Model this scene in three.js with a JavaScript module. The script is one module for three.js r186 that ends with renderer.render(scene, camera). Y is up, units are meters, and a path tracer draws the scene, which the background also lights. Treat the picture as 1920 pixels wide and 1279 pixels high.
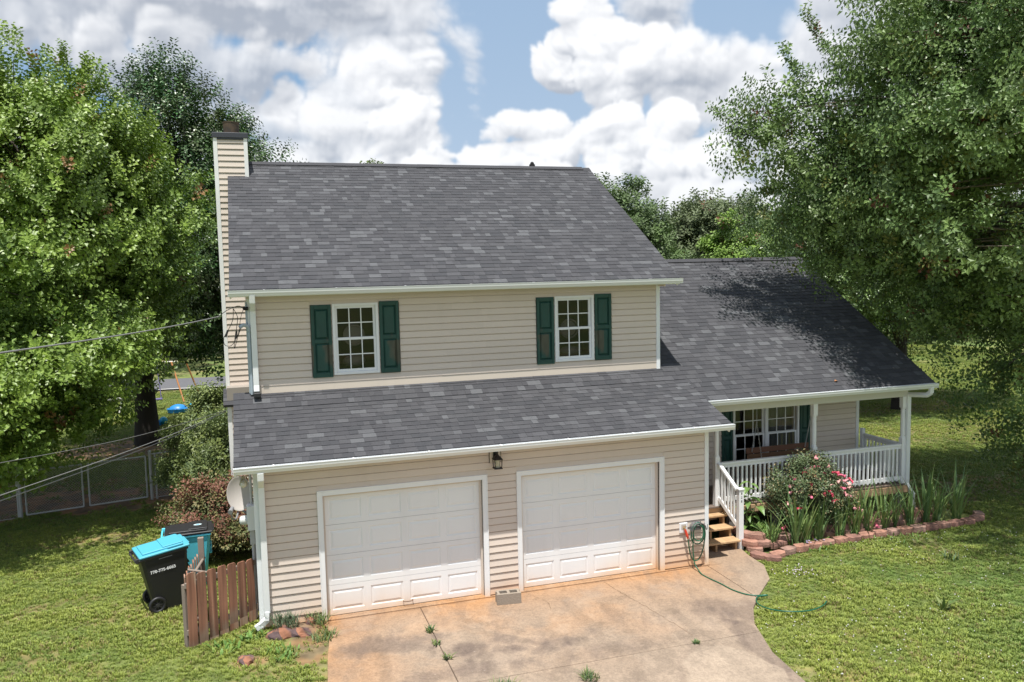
import * as THREE from 'three';
import { mergeGeometries, toCreasedNormals } from 'three/addons/utils/BufferGeometryUtils.js';
import { RoundedBoxGeometry } from 'three/addons/geometries/RoundedBoxGeometry.js';

// ---------------------------------------------------------------- camera, sky, sun, exposure
const scene = new THREE.Scene();
const camera = new THREE.PerspectiveCamera(45.03, 1024 / 682, 0.1, 1500);
camera.rotation.order = 'YXZ';
camera.position.set(0.1204, 5.8681, 13.6913);
camera.rotation.set(-0.0912, -0.3056, -0.0217);
const renderer = new THREE.WebGLRenderer({ antialias: true });
renderer.setSize(1024, 682);
renderer.toneMapping = THREE.LinearToneMapping;
renderer.toneMappingExposure = 1.6;
renderer.shadowMap.enabled = true;
const SUN = new THREE.Vector3(-0.11, 1, 0.255).normalize();
const sun = new THREE.DirectionalLight(new THREE.Color(1, 0.968, 0.905), 4.2);
sun.position.copy(SUN).multiplyScalar(80);
sun.castShadow = true;
Object.assign(sun.shadow.camera, { left: -45, right: 45, top: 45, bottom: -45, near: 1, far: 200 });
scene.add(sun, sun.target);

// ---------------------------------------------------------------- random numbers and noise
function rng(seed) { let s = seed >>> 0; return () => { s = (s + 0x6d2b79f5) | 0; let t = Math.imul(s ^ (s >>> 15), 1 | s); t = (t + Math.imul(t ^ (t >>> 7), 61 | t)) ^ t; return ((t ^ (t >>> 14)) >>> 0) / 4294967296; }; }
const R0 = rng(7);
const rr = (a, b, r = R0) => a + (b - a) * r();
const PERM = new Uint8Array(512), GR = new Float32Array(512);
{ const r = rng(99); const p = [...Array(256).keys()]; for (let i = 255; i > 0; i--) { const j = Math.floor(r() * (i + 1)); [p[i], p[j]] = [p[j], p[i]]; } for (let i = 0; i < 512; i++) { PERM[i] = p[i & 255]; GR[i] = r() * 2 - 1; } for (let i = 256; i < 512; i++) GR[i] = GR[i - 256]; }
const fl = Math.floor, sm = (t) => t * t * (3 - 2 * t), mix = (a, b, t) => a + (b - a) * t, clamp = (x, a = 0, b = 1) => Math.min(b, Math.max(a, x)), sstep = (a, b, x) => sm(clamp((x - a) / (b - a)));
function n2(x, y) { const i = fl(x), j = fl(y), u = sm(x - i), v = sm(y - j), a = i & 255, b = j & 255; const p = PERM[a] + b, q = PERM[a + 1] + b; return mix(mix(GR[PERM[p & 511] ], GR[PERM[q & 511]], u), mix(GR[PERM[(p + 1) & 511]], GR[PERM[(q + 1) & 511]], u), v); }
function n3(x, y, z) { const i = fl(x), j = fl(y), k = fl(z), u = sm(x - i), v = sm(y - j), w = sm(z - k), a = i & 255, b = j & 255, c = k & 255;
  const A = PERM[a] + b, B = PERM[a + 1] + b, AA = PERM[A & 511] + c, AB = PERM[(A + 1) & 511] + c, BA = PERM[B & 511] + c, BB = PERM[(B + 1) & 511] + c;
  return mix(mix(mix(GR[AA & 511], GR[BA & 511], u), mix(GR[AB & 511], GR[BB & 511], u), v), mix(mix(GR[(AA + 1) & 511], GR[(BA + 1) & 511], u), mix(GR[(AB + 1) & 511], GR[(BB + 1) & 511], u), v), w); }
function fbm(x, y, o = 4) { let s = 0, a = 0.5, f = 1; for (let i = 0; i < o; i++) { s += a * n2(x * f + i * 17.3, y * f + i * 9.1); a *= 0.5; f *= 2.03; } return s; }
function fbm3(x, y, z, o) { let s = 0, a = 0.5, f = 1; for (let i = 0; i < o; i++) { s += a * n3(x * f + i * 17.3, y * f + i * 9.1, z * f + i * 3.7); a *= 0.5; f *= 2.07; } return s; }
function billow(x, y, z, o) { let s = 0, a = 0.5, f = 1; for (let i = 0; i < o; i++) { s += a * (2.6 * Math.abs(n3(x * f + i * 11.3, y * f + i * 5.1, z * f + i * 7.7)) - .55); a *= 0.47; f *= 2.03; } return s; }

// ---------------------------------------------------------------- the sky: cumulus in a float equirectangular texture
// Cumulus masses from the farthest to the nearest, each [azimuth, elevation, half width, half height, opacity, shade, seed] in degrees;
// azimuth is measured from the direction of the house. A broken layer of the same clouds goes on all round.
const PHI0 = -72.5;
const CLOUDS = [
  [-24, 6, 12, 5, .8, .25], [-9, 7, 8, 6, .75, .12], [14, 6, 11, 5, .8, .3], [27, 9, 11, 9, .85, .2], [-38, 9, 11, 8, .85, .25],
  [-8.2, 14.5, 6.8, 6.5, .92, .12], [-5.0, 20, 7.6, 3.8, .92, .05], [-10, 11, 7, 5, .92, .10], [-13, 8.5, 7, 4, .8, .1],
  [-27, 17, 14, 9, .95, .36], [-17, 16.6, 11, 5, .97, .50], [-20, 12.8, 11, 3.6, .92, .62],
  [14, 11, 5, 3.4, .95, .25], [22.6, 15, 5.4, 9, .95, .18], [16, 9, 5, 5, .9, .12], [27, 12, 7, 9, .95, .15], [9.8, 17, 4.2, 3.8, .9, .35],
  [4.3, 13.4, 2.9, 3.8, 1, 0], [5.6, 15.2, 3.6, 3.8, 1, .02], [7.8, 12.6, 4.6, 4.4, 1, .06], [11.2, 12.0, 5.0, 3.8, .97, .22],
  [-1.2, 6.0, 5.2, 3.4, 1, .05], [3.2, 8.0, 3.8, 3.2, 1, .04], [-7.0, 8.6, 3.0, 4.0, 1, .02], [-5.2, 6.2, 3.6, 2.6, 1, .30], [-9.6, 6.2, 4, 2.6, .9, .1],
  [9.0, 7.6, 5.2, 3.6, 1, .02], [12.0, 6.6, 4.2, 3.2, 1, .10], [8.6, 4.4, 7, 1.6, .9, .75], [4.6, 5.0, 4.6, 2.0, 1, .12], [14.6, 3.4, 5, 2.6, .9, .2], [20, 3.6, 6, 3, .9, .2],
  [-19, 3, 8, 3, .85, .2], [-30, 4, 9, 4, .9, .2], [34, 4, 9, 4, .9, .2],
];
{
  const W = 4096, H = 2048, data = new Float32Array(W * H * 4), rad = Math.PI / 180;
  const puff = (ax, el, o) => { const c = Math.cos(el * rad), A = (ax + PHI0) * rad, x = c * Math.cos(A) * 15, z = c * Math.sin(A) * 15, y = Math.sin(el * rad) * 17, wx = n3(x * .6, y * .6, z * .6), wy = n3(x * .6 + 40, y * .6, z * .6); return billow(x + wx * .25, y + wy * .25, z + wx * .1, o); };
  const broad = (ax, el) => { const c = Math.cos(el * rad), A = (ax + PHI0) * rad, x = c * Math.cos(A) * 3, z = c * Math.sin(A) * 3, y = Math.sin(el * rad) * 4.5; return n3(x + 5, y, z) + .4 * n3(x * 2.3 + 9, y * 2.3, z * 2.3); };
  for (let r = 0; r < H; r++) {
    const el = ((r + .5) / H - .5) * 180;
    for (let c = 0; c < W; c++) {
      const o = (r * W + c) * 4; data[o + 3] = 1;
      if (el < -1.5) { data[o] = .10; data[o + 1] = .115; data[o + 2] = .09; continue; }
      let ax = ((c + .5) / W - .5) * 360 - PHI0; if (ax > 180) ax -= 360; if (ax < -180) ax += 360;
      const fine = Math.abs(ax) < 40 && el < 26;
      if (!fine && ((r & 1) || (c & 1))) continue;              // filled from its neighbours below
      const hz = Math.exp(-Math.max(0, el) / 11), up = clamp(el / 70), oc = fine ? 6 : 4, k = el > 26 ? 1.8 : 1;
      let R = mix(.100, .33, hz) * mix(1, .62, up), G = mix(.225, .425, hz) * mix(1, .72, up), B = mix(.385, .53, hz) * mix(1, .92, up);
      const N0 = puff(ax, el, oc), N1 = puff(ax - .12 * k, el + .38 * k, oc), N2 = puff(ax - .3 * k, el + 1.2 * k, 3), b0 = broad(ax, el);
      // thin high sheet
      const veil = .26 * sstep(-.35, .5, b0 + .25 * N0); R = mix(R, .50, veil); G = mix(G, .53, veil); B = mix(B, .57, veil);
      const lay = (s, s1, s2, op, shade) => {
        if (s <= 0) return; const a = sstep(0, op > .99 ? .14 : .34, s) * op;
        let li = .70 + 1.15 * clamp(s - s1, -.26, .22) + .80 * clamp(s - s2, -.6, .5) - shade * (.40 + .6 * sstep(0, .7, s));
        li = clamp(li, .05, 1.05);
        const cr = mix(.235, .640, li), cg = mix(.264, .646, li), cb = mix(.318, .662, li), h = .36 * hz;
        R = mix(R, mix(cr, .51, h), a); G = mix(G, mix(cg, .54, h), a); B = mix(B, mix(cb, .575, h), a);
      };
      const near = Math.exp(-Math.pow(ax / 40, 6) - Math.pow(Math.max(0, el - 6) / 19, 6)), n = .54;
      if (near < .98) { const f = (.5 * b0 + .20 - near * 1.2), f1 = .5 * broad(ax, el + 1.2) + .20 - near * 1.2; lay(f + n * .8 * (N0 + .05), f + n * .8 * (N1 + .05), f1 + n * .8 * (N2 + .05), .95, .15); }
      if (near > .02) for (const [a, e, w, h, op, sh] of CLOUDS) {
        const u = (ax - a) / w, v = (el - e) / h; if (u * u + v * v > 2.6) continue;
        const q = Math.hypot(u, v * (v < 0 ? 1.25 : 1)), v1 = (el + .38 - e) / h, v2 = (el + 1.2 - e) / h, u2 = (ax - .3 - a) / w;
        const q1 = Math.hypot(u, v1 * (v1 < 0 ? 1.25 : 1)), q2 = Math.hypot(u2, v2 * (v2 < 0 ? 1.25 : 1)), m = n * Math.min(1, 3.4 / h + .25);
        lay(.74 - q + m * (N0 + .08), .74 - q1 + m * (N1 + .08), .74 - q2 + m * (N2 + .08), op * Math.min(1, near * 3), sh);
      }
      data[o] = R; data[o + 1] = G; data[o + 2] = B;
      if (!fine) for (const q of [o + 4, o + W * 4, o + W * 4 + 4]) if (q + 3 < data.length) { data[q] = R; data[q + 1] = G; data[q + 2] = B; }
    }
  }
  const sky = new THREE.DataTexture(data, W, H, THREE.RGBAFormat, THREE.FloatType);
  sky.mapping = THREE.EquirectangularReflectionMapping; sky.magFilter = THREE.LinearFilter; sky.colorSpace = THREE.LinearSRGBColorSpace; sky.needsUpdate = true;
  scene.background = sky; scene.environment = sky;
}

// ---------------------------------------------------------------- helpers
const V = (x, y, z) => new THREE.Vector3(x, y, z);
const used = new Map();
function numbered(name) { const n = used.get(name) ?? 0; used.set(name, n + 1); return n ? name + '_' + String(n).padStart(3, '0') : name; }
function tag(o, label, category, group, kind) { o.userData.label = label; o.userData.category = category; if (group) o.userData.group = group; if (kind) o.userData.kind = kind; return o; }
function thing(name, label, category, pos = [0, 0, 0], turn = 0, group) { const o = new THREE.Group(); o.name = numbered(name); o.position.set(...pos); o.rotation.y = turn; tag(o, label, category, group); scene.add(o); return o; }
function part(parent, name, geo, mat) { const m = new THREE.Mesh(Array.isArray(geo) ? join(geo) : geo, mat); m.name = name; m.castShadow = m.receiveShadow = true; parent.add(m); return m; }
function join(list) {
  const g = list.map((q) => { const h = q.index ? q.toNonIndexed() : q; for (const k of Object.keys(h.attributes)) if (!['position', 'normal', 'uv', 'color'].includes(k)) h.deleteAttribute(k); if (!h.attributes.normal) h.computeVertexNormals(); if (!h.attributes.uv) h.setAttribute('uv', new THREE.BufferAttribute(new Float32Array(h.attributes.position.count * 2), 2)); return h; });
  const colored = g.some((h) => h.attributes.color);
  if (colored) for (const h of g) if (!h.attributes.color) h.setAttribute('color', new THREE.BufferAttribute(new Float32Array(h.attributes.position.count * 3).fill(1), 3));
  return g.length === 1 ? g[0] : mergeGeometries(g);
}
function bx(x0, x1, y0, y1, z0, z1, r = 0) { const w = x1 - x0, h = y1 - y0, d = z1 - z0; const g = r ? new RoundedBoxGeometry(w, h, d, 1, Math.min(r, w * .45, h * .45, d * .45)) : new THREE.BoxGeometry(w, h, d); return g.translate((x0 + x1) / 2, (y0 + y1) / 2, (z0 + z1) / 2); }
function cyl(r0, r1, h, seg = 12, open = false) { return new THREE.CylinderGeometry(r1, r0, h, seg, 1, open).translate(0, h / 2, 0); }
function tube(pts, r, seg = 24, sides = 6, closed = false) { return new THREE.TubeGeometry(new THREE.CatmullRomCurve3(pts.map((p) => (p.isVector3 ? p : V(...p))), closed, 'centripetal'), seg, r, sides, closed); }
function rod(a, b, r0, r1 = r0, sides = 8) { a = Array.isArray(a) ? V(...a) : a; b = Array.isArray(b) ? V(...b) : b; const d = b.clone().sub(a), g = new THREE.CylinderGeometry(r1, r0, d.length(), sides, 1); g.translate(0, d.length() / 2, 0); g.applyQuaternion(new THREE.Quaternion().setFromUnitVectors(V(0, 1, 0), d.normalize())); return g.translate(a.x, a.y, a.z); }
function extrudeX(profile, x0, x1) { // profile: list of [z, y]
  const s = new THREE.Shape(profile.map(([z, y]) => new THREE.Vector2(-z, y))); const g = new THREE.ExtrudeGeometry(s, { depth: x1 - x0, bevelEnabled: false, steps: 1 }); g.rotateY(Math.PI / 2); return g.translate(x0, 0, 0); }
function worldUV(g, f) { const p = g.attributes.position, uv = new Float32Array(p.count * 2); for (let i = 0; i < p.count; i++) { const [u, v] = f(p.getX(i), p.getY(i), p.getZ(i)); uv[i * 2] = u; uv[i * 2 + 1] = v; } g.setAttribute('uv', new THREE.BufferAttribute(uv, 2)); return g; }
function tex(size, f, h = size) { const d = new Uint8Array(size * h * 4), enc = (x) => Math.round(255 * clamp(x <= .0031308 ? x * 12.92 : 1.055 * Math.pow(Math.max(x, 0), 1 / 2.4) - .055)); for (let j = 0; j < h; j++) for (let i = 0; i < size; i++) { const c = f((i + .5) / size, (j + .5) / h), o = (j * size + i) * 4; d[o] = enc(c[0]); d[o + 1] = enc(c[1]); d[o + 2] = enc(c[2]); d[o + 3] = 255; } const t = new THREE.DataTexture(d, size, h); t.wrapS = t.wrapT = THREE.RepeatWrapping; t.magFilter = THREE.LinearFilter; t.minFilter = THREE.LinearMipmapLinearFilter; t.colorSpace = THREE.SRGBColorSpace; t.needsUpdate = true; return t; }
function gray(size, f) { const d = new Uint8Array(size * size * 4); for (let j = 0; j < size; j++) for (let i = 0; i < size; i++) { const o = (j * size + i) * 4, c = Math.round(255 * clamp(f((i + .5) / size, (j + .5) / size))); d[o] = d[o + 1] = d[o + 2] = c; d[o + 3] = 255; } const t = new THREE.DataTexture(d, size, size); t.wrapS = t.wrapT = THREE.RepeatWrapping; t.magFilter = THREE.LinearFilter; t.needsUpdate = true; return t; }
const lin = (r, g, b) => new THREE.Color().setRGB(r, g, b);
const std = (c, roughness = .7, extra = {}) => new THREE.MeshStandardMaterial({ color: lin(...c), roughness, ...extra });

// ---------------------------------------------------------------- materials
const seed2 = rng(31);
const stainMap = tex(1024, (u, v) => { // clay splash at the foot of walls, faint weathering above; 10 m a side
  const x = u * 10, y = v * 10, n = fbm(x * 1.6, y * 1.1, 4), st = fbm(x * 9, y * 1.2, 3);
  const clay = clamp(Math.exp(-y / (.16 + .10 * n2(x * .9, 3))) * (1 + .9 * n)) * .95, w = 1 + .06 * n + .035 * st;
  const right = y < 1.2 ? sstep(1.0, .0, y + .25 * n) * sstep(6.2, 7.4, x) * .35 : 0, k = clamp(clay * .75 + right);
  return [w * mix(1, .92, k), w * mix(1, .62, k), w * mix(1, .36, k)]; });
const sidingM = std([.650, .560, .488], .62, { map: stainMap });
const sidingMs = [1, .975, 1.02].map((k) => std([.650 * k, .560 * k, .488 * k], .62, { map: stainMap }));
const trimM = std([.80, .815, .83], .5, { map: stainMap });
const whiteM = std([.79, .80, .815], .5);
const doorM = std([.80, .815, .83], .45, { map: stainMap });
const gutterM = std([.75, .765, .77], .38);
const bareM = std([.28, .25, .22], .9);
const soffitM = std([.62, .58, .52], .7);
const shutterMap = tex(256, (u, v) => { const n = fbm(u * 5, v * 7, 4), f = sstep(.05, .35, fbm(u * 2.2 + 4, v * 2.6 + 1, 3) + (v < .45 ? .10 : -.25)); const g = 1 + .25 * n; return [mix(.010, .085, f * .8) * g, mix(.058, .075, f * .8) * g, mix(.046, .05, f * .8) * g]; });
const shutterM = std([1, 1, 1], .55, { map: shutterMap });
const shutterDarkM = std([.010, .056, .045], .5);
const grainMap = gray(512, (u, v) => .5 + .5 * fbm(u * 60, v * 60, 2) + .3 * n2(u * 250, v * 250));
const shTone = tex(512, (u, v) => { const s = 1 + .18 * fbm(u * 7, v * 7, 4) + .34 * n2(u * 170, v * 170) + .2 * n2(u * 70, v * 70); return [s, s, s]; });
const shingleM = new THREE.MeshStandardMaterial({ color: 0xffffff, vertexColors: true, roughness: .93, map: shTone });
const ridgeM = std([.052, .052, .058], .95, { map: shTone });
const darkM = std([.012, .012, .013], .8);
const flashM = std([.03, .03, .035], .5);
const glassM = new THREE.MeshPhysicalMaterial({ color: 0xffffff, roughness: .02, transmission: 1, thickness: 0, ior: 1.5, specularIntensity: 1 });
const woodNewMap = tex(256, (u, v) => { const g = 1 + .18 * fbm(u * 3, v * 40, 3) + .12 * n2(u * 6, v * 6); return [.45 * g, .29 * g, .155 * g]; });
const treadM = std([1, 1, 1], .75, { map: woodNewMap });
const deckM = std([.16, .12, .095], .8);
const skirtM = std([.50, .33, .19], .8, { map: grainTint() });
function grainTint() { return tex(256, (u, v) => { const g = 1 + .25 * fbm(u * 4, v * 30, 3); return [g * .9, g * .9, g * .9]; }); }
const metalM = std([.46, .47, .48], .42, { metalness: .75 });
const galvM = std([.52, .53, .54], .5, { metalness: .25 });
const blackM = std([.018, .018, .02], .5);

// ---------------------------------------------------------------- ground and driveway
const DRIVE = [[0.98, -.06], [8.337, -.06], [8.337, -1.3], [9.44, -1.3], [9.43, -.5], [9.36, -.15], [9.33, .40], [9.02, 1.02], [8.42, 1.58], [8.0, 2.02], [7.66, 2.56], [7.34, 3.5], [7.22, 4.6], [7.2, 16], [.80, 16], [.90, 2.1], [.97, 1.3], [1.08, .5]];
function inPoly(x, z, P) { let c = false; for (let i = 0, j = P.length - 1; i < P.length; j = i++) { const [a, b] = P[i], [d, e] = P[j]; if ((b > z) !== (e > z) && x < ((d - a) * (z - b)) / (e - b) + a) c = !c; } return c; }
function distPoly(x, z, P) { let m = 1e9; for (let i = 0, j = P.length - 1; i < P.length; j = i++) { const [a, b] = P[i], [d, e] = P[j], dx = d - a, dz = e - b, t = clamp(((x - a) * dx + (z - b) * dz) / (dx * dx + dz * dz)); m = Math.min(m, Math.hypot(x - a - t * dx, z - b - t * dz)); } return m; }
const BED_FRONT = [[9.45, -.45], [9.65, -.15], [10.1, -.10], [11.1, -.22], [12.2, -.23], [13.35, -.27], [14.25, -.31], [15.3, -.30], [15.62, -.55], [15.4, -1.2], [9.45, -1.25]];
function groundY(x, z) { // gentle lawn; rises a little by the left wall, falls beyond the yard
  let y = -.035 + .05 * n2(x * .22, z * .22) * sstep(.6, 2.5, distPoly(x, z, DRIVE)) + .012 * n2(x * 1.3, z * 1.3);
  y += .13 * Math.exp(-((x - .55) ** 2) / .16 - ((z - .12) ** 2) / .14);            // soil heaped at the garage corner
  const far = Math.hypot(x, z); y += far > 60 ? -(far - 60) * .004 : 0;
  if (inPoly(x, z, DRIVE)) y = Math.min(y, -.03);
  if (x > -.1 && x < 14 && z < -.05 && z > -10.5) y = Math.min(y, -.03);
  return y;
}
function bareness(x, z) { // 0 lawn .. 1 bare clay
  const n = fbm(x * .55 + 3, z * .55, 4), m = fbm(x * 2.1, z * 2.1, 3);
  let b = sstep(.26, .46, n + .4 * m) * .40;
  const spot = (cx, cz, rx, rz, k) => { const q = ((x - cx) / rx) ** 2 + ((z - cz) / rz) ** 2; b = Math.max(b, k * sstep(1.15, .25, q - .9 * m - .5 * n)); };
  spot(-5.2, -9.6, 4.6, 1.5, 1); spot(-1.6, -9.9, 1.6, .8, .9); spot(-3.6, -16.6, 3.2, 2.2, .9); spot(-3.4, -6.1, 1.5, .5, .6); spot(-7, -11.5, 4, 2, .7);
  spot(.72, .62, .36, .8, .8); spot(.55, .25, .45, .35, .95); spot(.88, 2.4, .2, 2.0, .45);
  spot(18, -2.6, 3.4, 1.2, .62); spot(15.6, -1.8, 1.6, .7, .6); spot(21, -7.5, 5, 1.6, .4); spot(-.2, 1.05, .35, .2, .7); spot(24, -12, 4, 1.4, .6); spot(11.3, .35, .9, .2, .4);
  return x > 30 || x < -18 ? Math.min(b, .25) : b;
}
const groundMap = tex(2048, (u, v) => { // 64 m a side, centred on (4, -10)
  const x = 4 + (u - .5) * 64, z = -10 - (v - .5) * 64;
  const a = fbm(x * .35, z * .35, 4), b = fbm(x * 1.7, z * 1.7, 4), c = n2(x * 11, z * 11), k = bareness(x, z);
  const yel = clamp(.5 + .9 * a + .5 * b), s = 1 + .35 * b + .3 * c;
  let r = mix(.100, .165, yel) * s, g = mix(.150, .185, yel) * s, bl = mix(.036, .050, yel) * s;
  const cl = 1 + .4 * b + .25 * c; const wv = sstep(-.2, .3, fbm(x * 3.1 + 7, z * 3.1, 4)); r = mix(r, mix(.16, .27, wv) * cl, k); g = mix(g, mix(.105, .145, wv) * cl, k); bl = mix(bl, mix(.07, .078, wv) * cl, k);
  return [r, g, bl]; });
{
  const n = 220, g = new THREE.PlaneGeometry(64, 64, n, n).rotateX(-Math.PI / 2).translate(4, 0, -10), p = g.attributes.position;
  for (let i = 0; i < p.count; i++) p.setY(i, groundY(p.getX(i), p.getZ(i)));
  g.computeVertexNormals();
  // ring out to the horizon, joined to the same sheet
  const ring = new THREE.BufferGeometry(), P = [], I = [], inner = [], S = 64;
  for (let i = 0; i < S; i++) { const t = i / S * 4, s = Math.floor(t), f = (t - s) * 64 - 32; inner.push(s === 0 ? [f, -32] : s === 1 ? [32, f] : s === 2 ? [-f, 32] : [-32, -f]); }
  const rings = [1, 1.6, 2.6, 4.5, 9, 20];
  for (const k of rings) for (const [x, z] of inner) { const X = 4 + x * k, Z = -10 + z * k; P.push(X, groundY(X, Z) - (k === 1 ? 0 : .01), Z); }
  for (let r = 0; r + 1 < rings.length; r++) for (let i = 0; i < S; i++) { const j = (i + 1) % S, a = r * S + i, b = r * S + j, c = a + S, d = b + S; I.push(a, b, c, b, d, c); }
  ring.setAttribute('position', new THREE.Float32BufferAttribute(P, 3)); ring.setIndex(I); ring.computeVertexNormals();
  { const nn = ring.attributes.normal; for (let i = 0; i < nn.count; i++) nn.setXYZ(i, 0, 1, 0); }
  const G = join([g, ring]); worldUV(G, (x, y, z) => [(x - 4) / 64 + .5, -(z + 10) / 64 + .5]);
  groundMap.wrapS = groundMap.wrapT = THREE.MirroredRepeatWrapping;
  const m = new THREE.Mesh(G, new THREE.MeshStandardMaterial({ map: groundMap, roughness: 1 })); m.name = 'ground'; m.receiveShadow = true; m.userData.kind = 'structure'; m.userData.label = 'green lawn with bare clay patches around the house'; scene.add(m);
}
const driveMap = tex(2048, (u, v) => { // 12 m by 18 m from (-1, -2)
  const x = -1 + u * 12, z = -2 + v * 18;
  const a = fbm(x * .55 + 2, z * .55 + 5, 5), b = fbm(x * 2.3, z * 2.3 + 8, 5), c = n2(x * 24, z * 24), d = n2(x * 70, z * 70), streak = fbm(x * 5 + z * 2, z * 1.1 - x, 3);
  let r = .325, g = .250, bl = .186;
  const or = clamp(.95 * Math.exp(-Math.max(0, z + .1) / (.62 + .4 * n2(x * .4, 2))) + .42 * sstep(.08, .5, a + .4 * b) * sstep(4.0, .3, z) + .35 * sstep(1.2, .3, Math.abs(x - 1.0))) * clamp(1 - .75 * sstep(8.1, 8.7, x) - .8 * sstep(2.75, 2.9, z) * sstep(5.2, 5.4, x + .2 * b));
  r = mix(r, .40, or); g = mix(g, .215, or); bl = mix(bl, .100, or);
  const blob = (cx, cz, rx, rz) => sstep(1.1, .15, ((x - cx) / rx) ** 2 + ((z - cz) / rz) ** 2 + 1.3 * b + .6 * a);
  const dk = clamp(.75 * blob(3.9, 1.9, 1.15, .55) + .62 * blob(2.0, 1.25, 1.1, .4) + .5 * blob(3.0, 2.5, 1.3, .3) + .55 * blob(7.6, 1.95, .8, .5) + .35 * blob(5.0, 2.6, 1, .3) + .5 * blob(7.3, 3.2, .25, 1.2) + .4 * sstep(.1, .45, -a + .5 * b) + .25 * sstep(.1, .5, streak));
  r = mix(r, .150, dk * .9); g = mix(g, .110, dk * .9); bl = mix(bl, .090, dk * .9);
  const lt = .8 * sstep(1.05, .9, ((x - 6.15) / .85) ** 2 + ((z - 3.9) / .95) ** 2 + 1.0 * a + .55 * b) + .3 * sstep(.2, .5, b - .3 * a);
  r = mix(r, .41, lt * .7); g = mix(g, .325, lt * .7); bl = mix(bl, .245, lt * .7);
  const dirt = .30 * sstep(.05, .0, Math.abs(z - .055 - .02 * n2(x * 6, 1))) * sstep(-.1, .5, fbm(x * 4, 9, 4) + .2 * c), tyre = .16 * sstep(.16, .05, Math.abs(Math.abs(x - 2.45 + .04 * n2(z, 4)) - .75)) + .16 * sstep(.16, .05, Math.abs(Math.abs(x - 5.9 + .05 * n2(z, 7)) - .75)), oil = sstep(.30, .46, fbm(x * 2.3 + 4, z * 2.3, 5)) * .22, tk = 1 - clamp(dirt + tyre * sstep(.1, 1, z) * (.6 + b) + oil * .6);
  r *= tk; g *= tk; bl *= tk; const chip = n2(x * 46 + 3, z * 46) > .955 ? .22 : 0; r += chip; g += chip * .95; bl += chip * .85;
  const s = .86 * (1 + .16 * b + .10 * c + .16 * d); return [r * s, g * s, bl * s]; }, 2048);
const driveM = new THREE.MeshStandardMaterial({ map: driveMap, roughness: .9, bumpMap: grainMap, bumpScale: .002 });
{ // slabs cast between joints: cut the outline with the joint lines
  const drive = new THREE.Group(); drive.name = 'driveway'; drive.userData.kind = 'structure'; drive.userData.label = 'clay stained concrete driveway in front of the garage'; scene.add(drive);
  const clip = (P, nx, nz, c) => { const out = []; for (let i = 0; i < P.length; i++) { const a = P[i], b = P[(i + 1) % P.length], da = a[0] * nx + a[1] * nz - c, db = b[0] * nx + b[1] * nz - c; if (da >= 0) out.push(a); if ((da >= 0) !== (db >= 0)) { const t = da / (da - db); out.push([a[0] + (b[0] - a[0]) * t, a[1] + (b[1] - a[1]) * t]); } } return out; };
  const gap = .006, jx = 2.66, jz = 2.84, xr = 8.30;
  const cells = [[[1, 0, -9], [-1, 0, -jx + gap], [0, 1, -9], [0, -1, -jz + gap]], [[1, 0, jx + gap], [-1, 0, -xr + gap], [0, 1, -9], [0, -1, -jz + gap]], [[1, 0, xr + gap], [-1, 0, -20], [0, 1, -9], [0, -1, -jz + gap]],
    [[1, 0, -9], [-1, 0, -jx + gap], [0, 1, jz + gap], [0, -1, -30]], [[1, 0, jx + gap], [-1, 0, -20], [0, 1, jz + gap], [0, -1, -30]]];
  for (const cs of cells) {
    let P = DRIVE; for (const [a, b, c] of cs) P = clip(P, a, b, c); if (P.length < 3) continue;
    const s = new THREE.Shape(P.map(([x, z]) => new THREE.Vector2(x, -z))), g = new THREE.ExtrudeGeometry(s, { depth: .08, bevelEnabled: true, bevelThickness: .006, bevelSize: .005, bevelOffset: -.005, bevelSegments: 1 }).rotateX(-Math.PI / 2).translate(0, -.086, 0);
    worldUV(g, (x, y, z) => [(x + 1) / 12, (z + 2) / 18]); part(drive, 'slab', g, driveM);
  }
  { const q = clip(clip(clip(DRIVE, 1, 0, 1.15), -1, 0, -9.2), 0, -1, -15.8).map(([x, z]) => [5 + (x - 5) * .985, z]); part(drive, 'joint_soil', new THREE.ShapeGeometry(new THREE.Shape(q.map(([x, z]) => new THREE.Vector2(x, -z)))).rotateX(-Math.PI / 2).translate(0, -.016, 0), std([.10, .07, .05], 1)); }
  // hairline cracks: thin dark wandering grooves laid 2 mm proud of the slab
  const crackM = std([.16, .10, .06], 1); const cr = (pts, w) => { const r = rng(5), Q = [], I = []; const c = new THREE.CatmullRomCurve3(pts.map(([x, z]) => V(x, 0, z))), N = 60; for (let i = 0; i <= N; i++) { const p = c.getPoint(i / N), t = c.getTangent(i / N), k = w * (.4 + r()), ox = (r() - .5) * .03, oz = (r() - .5) * .03; Q.push(p.x - t.z * k + ox, .0022, p.z + t.x * k + oz, p.x + t.z * k + ox, .0022, p.z - t.x * k + oz); if (i) { const a = (i - 1) * 2; I.push(a, a + 2, a + 1, a + 1, a + 2, a + 3); } } const g = new THREE.BufferGeometry(); g.setAttribute('position', new THREE.Float32BufferAttribute(Q, 3)); g.setIndex(I); g.computeVertexNormals(); return g; };
  part(drive, 'crack', [cr([[6.1, .12], [6.16, .55], [6.34, 1.5], [6.5, 2.6]], .005)], crackM);
  part(drive, 'crack', [cr([[4.6, .15], [4.8, .6], [4.75, .9]], .003)], crackM);
}

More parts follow.
